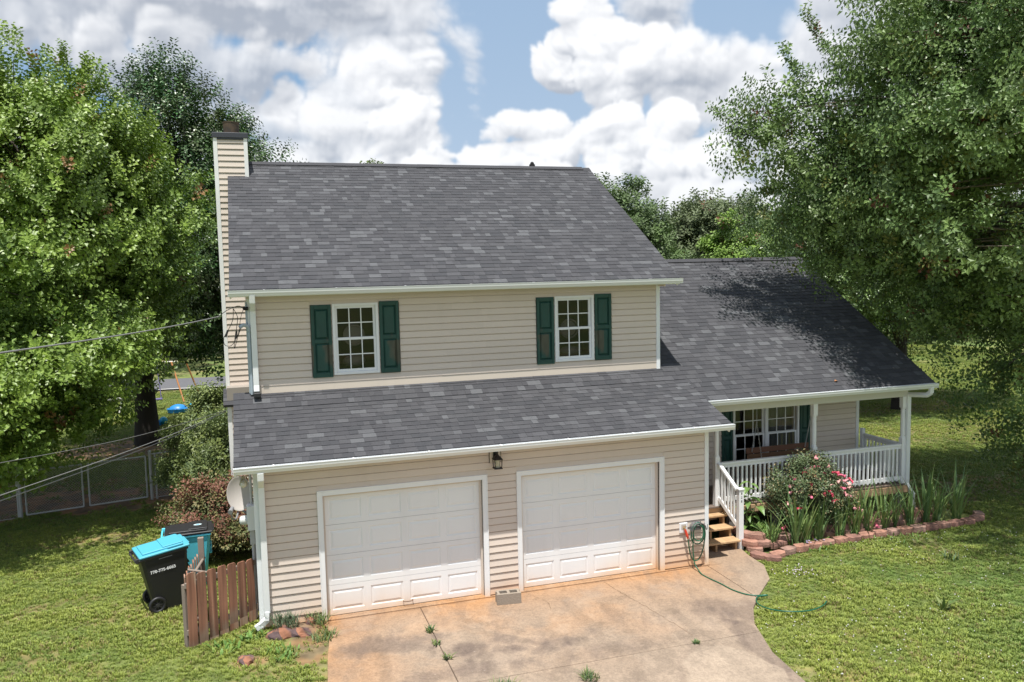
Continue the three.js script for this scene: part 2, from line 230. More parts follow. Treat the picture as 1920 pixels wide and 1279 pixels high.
// ---------------------------------------------------------------- the house
const house = thing('house', 'two storey beige sided house with grey shingle roofs and two garage doors', 'house');
const W = 8.337, HG = 2.82, ZG = .335, SG = .3484, ZI = -1.4073, HI = 3.4291, HP = 3.0711, ZP = -.8069, SW = .5962, ZU = -1.789, HU = 3.654, ZR = -5.567, XR = 14.565, WU = 8.254;
const HE = 5.55, ZE = -1.436, HR = 8.311, ZRU = -6.129, SU = (HR - HE) / (ZE - ZRU), E = .1423, XW = 13.99, ZW = -2.534;
// Vinyl siding: every course is a plank with a rolled lower edge; openings split it.
const EXP = .127;
const rp = rng(640);
const PROF = [[-.016, EXP], [-.016, 0], [.010, 0], [.0180, .004], [.0180, .012], [.0145, .034], [.004, EXP - .015], [-.012, EXP - .013], [-.012, EXP]];
function plankGeo(x0, x1, y0, h, z, face = 0, from = 0) { // the strip of a plank between heights from and h above its lower edge
  let pr = PROF; const at = (y) => y < .013 ? .0180 : y < .034 ? mix(.0180, .0145, (y - .013) / .021) : y < EXP - .014 ? mix(.0145, .004, (y - .034) / (EXP - .049)) : -.012;
  if (from > 0 || h < EXP - .001) pr = [[-.016, h], [-.016, from], ...(from > 0 ? [[at(from), from]] : PROF.slice(2, 5)), ...(from < .034 && h > .034 ? [[.0145, .034]] : []), [at(h), h]];
  const g = extrudeX(pr.map(([a, b]) => [z + a, y0 + b]), x0, x1);
  return worldUV(g, (x, y) => [(x + face) / 10, Math.max(.002, y) / 10]);
}
function siding(wall, x0, x1, y0, y1, z, holes = [], mat = sidingM, face = 0) {
  for (let y = y0; y < y1 - .02; y += EXP) {
    const h = Math.min(EXP, y1 - y), xs = [...new Set([x0, x1, ...holes.flatMap((o) => [o[0], o[1]])])].filter((v) => v >= x0 && v <= x1).sort((a, b) => a - b);
    let run = []; const flush = (q) => { const [a, b, k] = q; for (const [f, t] of JSON.parse(k)) { const cut = b - a > 2.4 ? [a, a + (b - a) * (.25 + .5 * rp()), b] : [a, b]; for (let i = 0; i + 1 < cut.length; i++) part(wall, 'siding_plank', plankGeo(cut[i] - (i ? .02 : 0), cut[i + 1], y, t, z + (i ? .0016 : 0), face, f), mat === sidingM ? sidingMs[Math.floor(rp() * 3)] : mat); } };
    for (let i = 0; i + 1 < xs.length; i++) { const m = (xs[i] + xs[i + 1]) / 2; if (xs[i + 1] - xs[i] < .004) continue;
      let iv = [[0, h]]; for (const o of holes) if (o[0] < m && o[1] > m) iv = iv.flatMap(([f, t]) => { const p = o[2] - y, q = o[3] - y; if (q <= f || p >= t) return [[f, t]]; const w = []; if (p > f + .004) w.push([f, p]); if (q < t - .004) w.push([q, t]); return w; });
      const k = JSON.stringify(iv); if (run.length && run[2] === k && Math.abs(run[1] - xs[i]) < 1e-9) run[1] = xs[i + 1]; else { if (run.length) flush(run); run = [xs[i], xs[i + 1], k]; } }
    if (run.length) flush(run);
  }
}
function backing(x0, x1, y0, y1, z0, z1, holes) { // wall slab with openings
  const xs = [...new Set([x0, x1, ...holes.flatMap((h) => [h[0], h[1]])])].filter((v) => v >= x0 && v <= x1).sort((a, b) => a - b), out = [];
  for (let i = 0; i + 1 < xs.length; i++) { const a = xs[i], b = xs[i + 1], m = (a + b) / 2, hs = holes.filter((h) => h[0] < m && h[1] > m).sort((p, q) => p[2] - q[2]); let y = y0; for (const h of hs) { if (h[2] > y + .001) out.push(bx(a, b, y, h[2], z0, z1)); y = h[3]; } if (y < y1 - .001) out.push(bx(a, b, y, y1, z0, z1)); }
  return out;
}
const D1 = [1.085, 3.832], D2 = [4.549, 7.296], DTOP = 2.14;
const gHoles = [[D1[0], D1[1], -.02, DTOP], [D2[0], D2[1], -.02, DTOP]];
const garageWall = part(house, 'garage_wall', backing(.006, W - .006, -.05, 2.70, -.15, -.015, gHoles), bareM);
siding(garageWall, .085, W - .085, .035, 2.70, 0, [[D1[0] - .084, D1[1] + .084, -1, DTOP + .084], [D2[0] - .084, D2[1] + .084, -1, DTOP + .084], [3.96, 4.19, 2.42, 2.66]]);
// corner boards
const corner = (x0, x1, y0, y1, z, d = .022) => part(house, 'corner_trim', worldUV(bx(x0, x1, y0, y1, z - .08, z + d + .006, .004), (x, y) => [x / 10, Math.max(.002, y) / 10]), trimM);
corner(0, .083, -.03, 2.70, 0); corner(W - .083, W, -.03, 2.70, 0);
part(house, 'sill', worldUV(bx(.95, W + .02, -.05, .022, -.14, .045, .008), (x, y, z) => [(x + 1) / 12, (z + 2.1) / 18]), driveM);
// side walls and the back: one sheet of courses each
const sideCourses = (x, out, z0, z1, y0, y1, top) => { const l = []; for (let y = y0; y < y1; y += EXP) { const zs = top ? top(y + EXP) : [z0, z1]; if (zs[1] - zs[0] < .05) continue; const g = plankGeo(0, zs[1] - zs[0], y, EXP, 0); if (out > 0) g.rotateY(Math.PI / 2).translate(x, 0, zs[1]); else g.rotateY(-Math.PI / 2).translate(x, 0, zs[0]); l.push(g); } return l; };
{
  const gable = (zf, hf, s, zr) => (y) => { if (y <= hf) return null; const t = (y - hf) / s; return [2 * zr - (zf - t), zf - t]; };
  const up = gable(ZE + .02, HE - .1, SU, ZRU), wi = gable(ZP + .02, HP - .12, SW, ZR);
  const l = part(house, 'left_wall', [bx(0.02, .17, -.05, 2.70, -10.4, -.16), bx(.05, .18, 2.70, 5.40, -10.4, ZU - .1)], bareM);
  part(l, 'siding_courses', [...sideCourses(.018, -1, -10.4, -.1, .035, 2.62), ...sideCourses(.048, -1, -10.4, ZU - .02, 2.72, 8.2, (y) => up(y) ?? [-10.4, ZU - .02])], sidingM);
  const side = (name, core, courses) => part(part(house, name, core, bareM), 'siding_courses', courses, sidingM);
  side('garage_side_wall', bx(W - .17, W - .02, -.05, 2.70, -2.5, -.16), sideCourses(W - .018, 1, -2.5, -.1, .035, 2.62));
  side('upper_side_wall', bx(WU - .17, WU - .02, 2.9, 5.40, -10.4, ZU - .1), sideCourses(WU - .018, 1, -10.4, ZU - .02, 3.6, 8.2, (y) => up(y) ?? [-10.4, ZU - .02]));
  side('wing_side_wall', bx(XW - .17, XW - .02, -.05, 2.9, -9.3, ZW - .1), sideCourses(XW - .018, 1, -9.3, ZW - .02, .5, 5.7, (y) => wi(y) ?? [-9.3, ZW - .02]));
  part(house, 'rear_wall', [bx(.05, WU, -.05, 5.45, -10.5, -10.4), bx(WU, XW, -.05, 2.9, -9.45, -9.3)], sidingM);
}
// upper front wall and its windows
const WIN = [[1.527, 2.376], [5.908, 6.757]], WY = [3.916, 5.24];
const uHoles = WIN.map(([a, b]) => [a + .03, b - .03, WY[0] + .03, WY[1] - .03]);
const upperWall = part(house, 'upper_wall', backing(.04, WU - .006, 3.5, 5.40, ZU - .15, ZU - .015, uHoles), bareM);
siding(upperWall, .115, WU - .083, HU + .13, 5.43, ZU, [...WIN.map(([a, b]) => [a, b, WY[0], WY[1]]), ...WIN.flatMap(([a, b]) => [[a - .40, a - .015, WY[0] - .02, WY[1] - .01], [b + .015, b + .40, WY[0] - .02, WY[1] - .01]])]);
part(house, 'skirt_board', worldUV(bx(.10, WU - .083, HU - .03, HU + .128, ZU - .05, ZU + .012, .004), (x, y) => [x / 10, y / 10]), std([.66, .575, .49], .6, { map: stainMap }));
corner(.03, .113, HU - .03, 5.43, ZU); corner(WU - .083, WU, HU - .03, 5.43, ZU);
part(house, 'step_flashing', [bx(.03, WU + .03, HU - .05, HU - .022, ZU + .012, ZU + .075)], flashM);

function sash(parent, x0, x1, y0, y1, z, cols, rows, d = .032) { // one sash with its muntins; panes behind
  const f = part(parent, 'sash', [bx(x0, x0 + .042, y0, y1, z - d, z), bx(x1 - .042, x1, y0, y1, z - d, z), bx(x0 + .042, x1 - .042, y0, y0 + .048, z - d, z), bx(x0 + .042, x1 - .042, y1 - .042, y1, z - d, z)], whiteM);
  const a = x0 + .042, b = x1 - .042, c = y0 + .048, e = y1 - .042, l = [];
  for (let i = 1; i < cols; i++) { const x = mix(a, b, i / cols); l.push(bx(x - .009, x + .009, c, e, z - d * .7, z - d * .25)); }
  for (let j = 1; j < rows; j++) { const y = mix(c, e, j / rows); l.push(bx(a, b, y - .009, y + .009, z - d * .72, z - d * .23)); }
  part(parent, 'muntin', l, whiteM);
  for (let i = 0; i < cols; i++) for (let j = 0; j < rows; j++) { const p = mix(a, b, i / cols) + (i ? .009 : 0), q = mix(a, b, (i + 1) / cols) - (i < cols - 1 ? .009 : 0), s = mix(c, e, j / rows) + (j ? .009 : 0), t = mix(c, e, (j + 1) / rows) - (j < rows - 1 ? .009 : 0); part(parent, 'pane', new THREE.PlaneGeometry(q - p, t - s).translate((p + q) / 2, (s + t) / 2, z - d * .5), glassM); }
  return f;
}
const roomM = std([.035, .033, .033], .95), curtainM = std([.075, .08, .075], .95);
function room(x0, x1, y0, y1, z, depth) { return part(house, 'room', [bx(x0, x1, y0, y1, z - depth - .05, z - depth), bx(x0 - .05, x0, y0, y1, z - depth, z), bx(x1, x1 + .05, y0, y1, z - depth, z), bx(x0, x1, y0 - .05, y0, z - depth, z), bx(x0, x1, y1, y1 + .05, z - depth, z)], roomM); }
function windowUnit(x0, x1, y0, y1, z, cols, rows) {
  const w = part(house, 'window', [bx(x0, x0 + .05, y0, y1, z - .10, z + .030, .004), bx(x1 - .05, x1, y0, y1, z - .10, z + .030, .004), bx(x0 + .05, x1 - .05, y1 - .05, y1, z - .10, z + .028, .004), bx(x0 + .05, x1 - .05, y0, y0 + .05, z - .10, z + .033, .004)], whiteM);
  const m = mix(y0 + .05, y1 - .05, .5);
  sash(w, x0 + .052, x1 - .052, m - .02, y1 - .052, z - .035, cols, rows); sash(w, x0 + .052, x1 - .052, y0 + .052, m + .024, z + .002, cols, rows);
  return w;
}
for (const [a, b] of WIN) windowUnit(a, b, WY[0], WY[1], ZU, 3, 2);
room(.6, 7.9, 3.75, 5.42, ZU - .16, 3.2);
{
  // things piled on the sill inside: round fan, cushions
  const fan = new THREE.TorusGeometry(.19, .018, 8, 28); part(house, 'room_fan', [fan.clone().translate(1.95, 4.62, ZU - .32), new THREE.CylinderGeometry(.17, .17, .02, 24).rotateX(Math.PI / 2).translate(1.95, 4.62, ZU - .36), new THREE.SphereGeometry(.2, 14, 8).scale(1.1, .6, .6).translate(1.95, 4.12, ZU - .42)], std([.085, .075, .07], .8));
  part(house, 'room_fan', [fan.clone().translate(6.36, 4.55, ZU - .34), new THREE.CylinderGeometry(.16, .16, .02, 24).rotateX(Math.PI / 2).translate(6.36, 4.55, ZU - .38), new THREE.SphereGeometry(.2, 14, 8).scale(1.2, .5, .6).translate(6.4, 4.08, ZU - .42)], std([.06, .05, .05], .8)); }
function shutter(x0, x1, y0, y1, z, mat) { // rails and stiles with two raised panels
  const s = .055, m = mix(y0, y1, .5), uv = (g) => worldUV(g, (x, y) => [(x - x0) / (x1 - x0) * .9 + x0 * 1.7, (y - y0) / (y1 - y0) * .96 + .02]);
  const o = part(house, 'shutter', [bx(x0, x0 + s, y0, y1, z, z + .036, .005), bx(x1 - s, x1, y0, y1, z, z + .036, .005), bx(x0 + s, x1 - s, y1 - .075, y1, z, z + .034, .004), bx(x0 + s, x1 - s, y0, y0 + .085, z, z + .034, .004), bx(x0 + s, x1 - s, m - .035, m + .035, z, z + .034, .004), bx(x0 + s, x1 - s, y0 + .085, y1 - .075, z, z + .006)].map(uv), mat);
  for (const [a, b] of [[y0 + .085, m - .035], [m + .035, y1 - .075]]) part(o, 'panel', [uv(raised(x0 + s + .012, x1 - s - .012, a + .012, b - .012, z + .006, .026, .03))], mat);
  return o;
}
function raised(x0, x1, y0, y1, z, t, inset) { // a bevelled field
  const P = [], I = []; const q = [[x0, y0, z], [x1, y0, z], [x1, y1, z], [x0, y1, z], [x0 + inset, y0 + inset, z + t], [x1 - inset, y0 + inset, z + t], [x1 - inset, y1 - inset, z + t], [x0 + inset, y1 - inset, z + t]];
  const quad = (a, b, c, d) => { for (const k of [a, b, c, a, c, d]) P.push(...q[k]); };
  quad(4, 5, 6, 7); quad(0, 1, 5, 4); quad(1, 2, 6, 5); quad(2, 3, 7, 6); quad(3, 0, 4, 7);
  const g = new THREE.BufferGeometry(); g.setAttribute('position', new THREE.Float32BufferAttribute(P, 3)); g.computeVertexNormals(); return g;
}
for (const [a, b] of WIN) { shutter(a - .385, a - .02, WY[0] - .03, WY[1] - .012, ZU + .004, shutterM); shutter(b + .02, b + .385, WY[0] - .005, WY[1] + .02, ZU + .004, shutterM); }

// garage doors
function garageDoor([x0, x1], name) {
  const uv = (g) => worldUV(g, (x, y) => [x / 10, Math.max(.002, y) / 10]);
  const tr = part(house, 'door_trim', [bx(x0 - .086, x0, -.03, DTOP + .086, -.05, .030, .004), bx(x1, x1 + .086, -.03, DTOP + .086, -.05, .030, .004), bx(x0, x1, DTOP, DTOP + .086, -.05, .029, .004), bx(x0 - .090, x0 - .072, -.03, DTOP + .09, -.02, .040, .004), bx(x1 + .072, x1 + .090, -.03, DTOP + .09, -.02, .040, .004), bx(x0 - .072, x1 + .072, DTOP + .072, DTOP + .090, -.02, .040, .004)].map(uv), trimM);
  const st = part(tr, 'door_stop', [bx(x0 + .001, x0 + .035, 0, DTOP - .001, -.135, -.051), bx(x1 - .035, x1 - .001, 0, DTOP - .001, -.135, -.051), bx(x0 + .035, x1 - .035, DTOP - .04, DTOP - .001, -.135, -.051)].map(uv), std([.70, .62, .54], .6, { map: stainMap }));
  const zf = -.105, y0 = .03, hs = (DTOP - .02 - y0) / 4, a = x0 + .02, b = x1 - .02, cw = (b - a) / 4, fr = [], marg = .075, mv = .085;
  for (let j = 0; j < 4; j++) {
    const p = y0 + j * hs + .0025, q = y0 + (j + 1) * hs - .0025;
    fr.push(bx(a, b, p, p + mv, zf - .04, zf), bx(a, b, q - mv, q, zf - .04, zf));
    for (let i = 0; i <= 4; i++) { const u = i === 0 ? a : a + i * cw - marg * .75, w = i === 4 ? b : i === 0 ? a + marg : a + i * cw + marg * .75; fr.push(bx(i === 4 ? b - marg : u, w, p + mv, q - mv, zf - .04, zf)); }
  }
  fr.push(bx(a, b, y0, DTOP - .02, zf - .06, zf - .042));
  const d = part(house, 'garage_door', fr.map(uv), doorM);
  for (let j = 0; j < 4; j++) for (let i = 0; i < 4; i++) {
    const p = y0 + j * hs + .0025 + mv, q = y0 + (j + 1) * hs - .0025 - mv, u = i === 0 ? a + marg : a + i * cw + marg * .75, w = i === 3 ? b - marg : a + (i + 1) * cw - marg * .75;
    // dished border, then the raised field
    const P = []; const lv = [[0, 0], [.016, -.011], [.026, -.011], [.062, -.001]], Q = lv.map(([k, h]) => [[u + k, p + k, zf + h], [w - k, p + k, zf + h], [w - k, q - k, zf + h], [u + k, q - k, zf + h]]);
    for (let l = 0; l + 1 < Q.length; l++) for (let k = 0; k < 4; k++) { const n = (k + 1) % 4; for (const t of [Q[l][k], Q[l][n], Q[l + 1][n], Q[l][k], Q[l + 1][n], Q[l + 1][k]]) P.push(...t); }
    const L = Q.at(-1); for (const t of [L[0], L[1], L[2], L[0], L[2], L[3]]) P.push(...t);
    const g = new THREE.BufferGeometry(); g.setAttribute('position', new THREE.Float32BufferAttribute(P, 3)); g.computeVertexNormals(); part(d, 'panel', uv(g), doorM);
  }
  part(d, 'weather_strip', [bx(a, b, .023, .03, zf - .045, zf - .004)], blackM);
  return d;
}
const door1 = garageDoor(D1), door2 = garageDoor(D2);
part(door1, 'handle', [tube([[2.39, .115, -.104], [2.39, .112, -.066], [2.41, .108, -.058], [2.53, .108, -.058], [2.55, .112, -.066], [2.55, .115, -.104]], .008, 20, 6)], std([.16, .09, .05], .6));

// ---- roofs: deck with courses of shingles; local axes of a deck are x, up the slope, and out of it
const TONES = [[.050, .050, .056], [.057, .057, .063], [.063, .063, .069], [.047, .048, .054], [.071, .071, .078], [.082, .083, .090], [.098, .100, .107]];
const rs = rng(2024);
const tone = () => { const r = rs(); return r < .26 ? 0 : r < .46 ? 1 : r < .62 ? 2 : r < .76 ? 3 : r < .87 ? 4 : r < .94 ? 5 : 6; };
function tabGeo(w, len, t0, t1, c, proud, u0, v0) { // one shingle lying on the deck: thick lower edge, thin upper edge
  const y0 = 0, z0 = .002; const q = [[0, y0, z0], [w, y0, z0], [w, len, z0], [0, len, z0], [0, y0, t0 + proud], [w, y0, t0 + proud], [w, len, t1 + proud * .3], [0, len, t1 + proud * .3]];
  const P = [], C = [], U = []; const quad = (a, b, d, e) => { for (const k of [a, b, d, a, d, e]) { P.push(...q[k]); const s = 1; C.push(c[0] * s, c[1] * s, c[2] * s); U.push((q[k][0] + u0) * 1.2, (q[k][1] + v0) * 1.2); } };
  quad(4, 5, 6, 7); quad(0, 1, 5, 4); quad(3, 0, 4, 7); quad(1, 2, 6, 5);
  const g = new THREE.BufferGeometry(); g.setAttribute('position', new THREE.Float32BufferAttribute(P, 3)); g.setAttribute('color', new THREE.Float32BufferAttribute(C, 3)); g.setAttribute('uv', new THREE.Float32BufferAttribute(U, 2)); g.computeVertexNormals(); return g;
}
const shared = new Map(), WID = [.11, .15, .19, .23, .28], restGeos = []; let single = 0;
function shingles(deck, courses, range, individual) {
  deck.updateMatrix();
  for (let i = 0; i < courses; i++) {
    const s = i * E; const ranges = range(s + E * .5);
    for (const [xa, xb] of ranges) {
      let x = xa - rs() * .15, odd = rs() < .5, first = true;
      while (x < xb - .005) {
        let wi = Math.floor(rs() * 5), w = WID[wi], c = tone(); odd = !odd;
        const a = Math.max(x, xa), b = Math.min(x + w, xb), full = a === x && b === x + w, v = Math.floor(rs() * 3);
        if (b - a > .01) {
          const proud = odd ? .0035 : .0005, len = Math.min(E + .012, deck.userData.len - s);
          const yo = (rs() - .5) * .004;
          if (individual && full && single < 300) {
            const key = wi + '|' + c + '|' + v + '|' + odd; if (!shared.has(key)) shared.set(key, tabGeo(w - .002, E + .012, .0105, .004, TONES[c], proud, wi * .37 + v * .9, v * .31));
            const m = part(deck, 'shingle', shared.get(key), shingleM); m.position.set(a, s + yo, 0); single++;
          } else { const g = tabGeo(b - a - .002, len, .0105, .004, TONES[c], proud, rs() * 3, rs() * 3).translate(a, s + yo, 0); g.applyMatrix4(deck.matrix); restGeos.push(g); }
        }
        x += w;
      }
    }
  }
}
function deck(name, y, z, slope, len, geos) { const m = part(house, name, geos, ridgeM), th = Math.atan(slope); m.position.set(0, y, z); m.rotation.x = -(Math.PI / 2 - th); m.userData.len = len; return m; }
const slopeLen = (s, dz) => dz * Math.sqrt(1 + s * s);
const LG = slopeLen(SG, ZG - ZI), LW = slopeLen(SW, ZP - ZR), LU = slopeLen(SU, ZE - ZRU);
const XG0 = -.271, XG1 = W + .305, XU0 = -.24, XU1 = 8.545;
const gRoof = deck('garage_roof', HG, ZG, SG, LG, [bx(XG0, XG1, 0, LG, -.02, 0)]);
shingles(gRoof, Math.ceil(LG / E), (s) => (s > LG ? [] : [[XG0, XG1]]), true);
const sI = slopeLen(SW, ZP - ZI), sU = slopeLen(SW, ZP - ZU);
const wRoof = deck('wing_roof', HP, ZP, SW, LW, [bx(XG1 - .3, XR, 0, LW, -.02, 0), bx(XG0, XG1 - .3, sI - .05, sU + .06, -.02, 0)]);
shingles(wRoof, Math.ceil(LW / E), (s) => (s > LW - .03 ? [] : s < sI - .04 ? [[XG1, XR]] : s < sU - .02 ? [[XG0, XR]] : [[WU + .004, XR]]), false);
const uRoof = deck('upper_roof', HE, ZE, SU, LU, [bx(XU0, XU1, 0, LU, -.02, 0)]);
shingles(uRoof, Math.ceil(LU / E), (s) => (s > LU - .02 ? [] : [[XU0, XU1]]), false);
{ const m = part(house, 'shingle', restGeos, shingleM); m.userData.kind = 'stuff'; }
// rear slopes
{ const back = (name, hr, zr, slope, x0, x1, dz) => { const th = Math.atan(slope), L = slopeLen(slope, dz); const m = part(house, name, [bx(x0, x1, 0, L, -.02, .008)], ridgeM); m.position.set(0, hr, zr); m.rotation.x = Math.PI / 2 + th; m.rotation.x = Math.PI / 2 + th; m.rotation.x = -(Math.PI / 2 + th); };
  back('rear_roof', HR, ZRU, SU, XU0, XU1, 4.7); back('rear_roof', HP + SW * (ZP - ZR), ZR, SW, WU, XR, 4.76); }
// ridge vents capped with bent shingles
function ridge(x0, x1, y, z, slope, name) {
  const th = Math.atan(slope), prof = (o, w, t) => [[-w * Math.cos(th), o - w * Math.sin(th)], [0, o], [w * Math.cos(th), o - w * Math.sin(th)], [w * Math.cos(th), o - w * Math.sin(th) + t], [0, o + t * 1.15], [-w * Math.cos(th), o - w * Math.sin(th) + t]];
  const r = part(house, 'ridge_vent', [extrudeX(prof(.004, .135, .020), x0, x1).translate(0, y, z)], darkM);
  for (let x = x0; x < x1 - .02; x += .29) { const g = extrudeX(prof(.022 + (rs() - .5) * .003, .15, .009), x, Math.min(x + .30, x1 + .01)).translate(0, y, z); part(r, 'cap_shingle', worldUV(g, (a, b, c) => [a * 1.3, c * 1.3]), ridgeM); }
}
ridge(.03, 8.33, HR + .006, ZRU, SU); ridge(8.40, XR - .02, HP + SW * (ZP - ZR) + .006, ZR, SW);
// loose shingle edge of ridge at both gable ends
part(house, 'rake_cap', [extrudeX([[-.12, -.07 + .006], [0, .006], [.12, -.07 + .006], [.12, -.058 + .006], [0, .02], [-.12, -.058 + .006]], XU0, .03).translate(0, HR, ZRU), extrudeX([[-.12, -.07 + .006], [0, .006], [.12, -.07 + .006], [.12, -.058 + .006], [0, .02], [-.12, -.058 + .006]], 8.33, XU1).translate(0, HR, ZRU)], ridgeM);
// fascia, soffit, rake boards and gutters
const GP = [[0, 0], [0, -.103], [.070, -.105], [.082, -.078], [.100, -.050], [.104, -.012], [.110, 0], [.102, .001], [.096, -.012], [.092, -.048], [.074, -.074], [.066, -.096], [.008, -.095], [.008, 0]];
function gutter(x0, x1, y, z) { const g = part(house, 'gutter', [extrudeX(GP, x0, x1).translate(0, y, z), bx(x0 - .004, x0 + .002, y - .104, y - .002, z, z + .090), bx(x1 - .002, x1 + .004, y - .104, y - .002, z, z + .090)], gutterM); const l = []; for (let x = x0 + .6; x < x1; x += 1.25) l.push(bx(x - .012, x + .012, y - .006, y + .004, z + .004, z + .104)); part(g, 'hanger', l, whiteM); return g; }
function eaves(x0, x1, y, z, zwall) { part(house, 'fascia', [bx(x0, x1, y - .128, y - .022, z - .03, z - .006)], whiteM); part(house, 'soffit', [bx(x0 + .01, x1 - .01, y - .128, y - .118, zwall, z - .031)], soffitM); }
eaves(XG0, XG1, HG, ZG, .0); gutter(XG0 + .0, XG1 + .02, HG - .006, ZG - .004);
eaves(XU0, XU1, HE, ZE, ZU); gutter(XU0 - .02, XU1 + .02, HE - .008, ZE - .004);
eaves(XG1 + .02, XR, HP, ZP, ZW + .02); gutter(XG1 + .02, XR + .02, HP - .006, ZP - .004);
// boxed rake ends
for (const [x, s, y, z, L, slope] of [[XU1 - .03, 1, HE, ZE, LU, SU], [XU0, -1, HE, ZE, LU, SU], [XR - .03, 1, HP, ZP, LW, SW], [XG0, -1, HG, ZG, LG, SG], [XG1 - .03, 1, HG, ZG, .95, SG]]) { const m = part(house, 'rake_board', [bx(x, x + .03, 0, L, -.18, -.021)], whiteM); m.position.set(0, y, z); m.rotation.x = -(Math.PI / 2 - Math.atan(slope)); }
// plumbing vent behind the ridge
part(house, 'vent_pipe', [cyl(.05, .05, .42, 14).translate(7.09, HR - .28, ZRU - .25), cyl(.075, .075, .05, 14).translate(7.09, HR + .06, ZRU - .25), new THREE.SphereGeometry(.05, 10, 6).translate(7.09, HR + .13, ZRU - .25)], darkM);

// chimney
{
  const z = -5.5, x0 = -.505, x1 = .205, top = 8.87;
  const ch = part(house, 'chimney', [bx(x0 + .02, x1 - .02, 3.0, top - .02, z - .95, z - .004), bx(x0 + .02, 0, -.05, 3.35, z - .95, -5.104)], bareM);
  const lower = 3.32;
  siding(ch, x0 + .085, x1 - .083, lower, top - .10, z, [], sidingM, 0);
  siding(ch, x0 + .105, .02, .05, 3.0, -5.1, [], sidingM, 0);
  part(ch, 'corner_trim', [bx(x0, x0 + .085, lower - .1, top - .1, z - .08, z + .022, .004), bx(x1 - .083, x1, lower, top - .1, z - .08, z + .022, .004), bx(x0 + .02, x0 + .105, -.05, 3.02, -5.18, -5.078, .004), bx(x0, x0 + .02, -.05, top - .1, z - .95, z - .08), bx(x1 - .02, x1, 6, top - .1, z - .95, z - .08)], std([.76, .76, .75], .5));
  part(ch, 'chimney_cap', [bx(x0 - .02, x1 + .02, top - .105, top + .01, z - .97, z + .045, .01), bx(x0 + .08, x1 - .08, top - .14, top - .1, z - .1, z + .03)], std([.055, .058, .07], .5, { metalness: .3 }));
  const rust = tex(128, (u, v) => { const n = fbm(u * 8, v * 3, 4); return [.075 + .06 * n, .052 + .03 * n, .036 + .01 * n]; });
  part(ch, 'flue', [cyl(.16, .175, .25, 28).translate(-.12, top + .01, z - .25), cyl(.18, .18, .016, 28).translate(-.12, top + .25, z - .25), cyl(.19, .17, .02, 28).translate(-.12, top + .01, z - .25)], std([1, 1, 1], .75, { map: rust }));
  // shoulder roof where the chase narrows
  const th = Math.atan(.56), m = part(house, 'shoulder_roof', [bx(x0 - .06, .06, 0, .62, -.05, -.006)], ridgeM); m.position.set(0, 2.99, -4.98); m.rotation.x = -(Math.PI / 2 - th); m.userData.len = .62;
  m.updateMatrix(); const l = []; for (let i = 0; i < 4; i++) { let x = x0 - .06; while (x < .05) { const w = Math.min(.12 + rs() * .16, .06 - x); l.push(tabGeo(w - .002, E + .01, .0105, .004, TONES[tone()], rs() < .5 ? .003 : 0, rs() * 3, rs() * 3).translate(x, i * E, 0)); x += w; } } const sh = part(m, 'shingle', l, shingleM);
}
// ---- downspouts
function downspout(pts, label) { // rectangular leader following points, with crimped elbows
  const shape = new THREE.Shape([[-.042, -.03], [.042, -.03], [.042, .03], [-.042, .03]].map(([a, b]) => new THREE.Vector2(a, b)));
  const gs = []; for (let i = 0; i + 1 < pts.length; i++) { const a = V(...pts[i]), b = V(...pts[i + 1]), d = b.clone().sub(a), L = d.length(), wx = pts[i][3] ?? .1; const g = new RoundedBoxGeometry(wx, L + .03, .07, 1, .010); g.translate(0, L / 2, 0); g.applyQuaternion(new THREE.Quaternion().setFromUnitVectors(V(0, 1, 0), d.normalize())); g.translate(a.x, a.y, a.z); gs.push(g); }
  return part(house, 'downspout', gs.map((g) => worldUV(g, (x, y, z) => [x / 10, Math.max(.05, y) / 10])), gutterM);
}
downspout([[.125, 2.70, ZG + .05], [.125, 2.60, ZG + .04], [.125, 2.42, .075], [.125, .32, .075], [.115, .20, .085], [.02, .13, .10], [-.05, .09, .10]]);
downspout([[.135, 5.45, ZE + .05], [.135, 5.33, ZE + .03], [.135, 5.18, ZU + .07], [.135, 3.82, ZU + .07], [.135, 3.72, ZU + .10]]);
part(house, 'splash_boot', [bx(.08, .20, 3.62, 3.70, ZU + .10, ZU + .24, .01)], blackM);
downspout([[14.42, 2.97, ZP + .05], [14.42, 2.86, ZP + .04], [14.36, 2.80, ZP - .02], [14.16, 2.78, -1.14], [14.16, .72, -1.14], [14.20, .60, -1.10], [14.27, .48, -1.06], [14.28, .10, -1.04]]);

// ---- porch: deck, skirt, posts, railings, back wall
const FL = .742, ZF = -1.2, XP0 = 9.256, XP1 = 14.07;
const porchWall = part(house, 'porch_wall', backing(W, XW - .006, .2, 2.90, ZW - .15, ZW - .015, [[10.58, 12.20, 1.22, 2.52]]), bareM);
siding(porchWall, W + .0, XW - .085, FL + .03, 2.9, ZW, [[10.20, 12.58, 1.14, 2.56]], sidingM, 0);
siding(porchWall, 10.20, 12.58, FL + .03, 1.14, ZW, [], sidingM, 0);
part(house, 'corner_trim', [bx(XW - .084, XW, .2, 2.9, ZW - .08, ZW + .022, .004)], whiteM);
part(house, 'porch_beam', [bx(W + .1, XP1 + .07, 2.74, 2.92, ZF - .07, ZF + .07, .006), bx(XP1 - .07, XP1 + .07, 2.74, 2.92, ZW, ZF - .07, .006)], std([.62, .60, .55], .6));
part(house, 'porch_ceiling', [bx(W, XR - .1, 2.922, 2.94, ZW, ZP - .1)], soffitM);
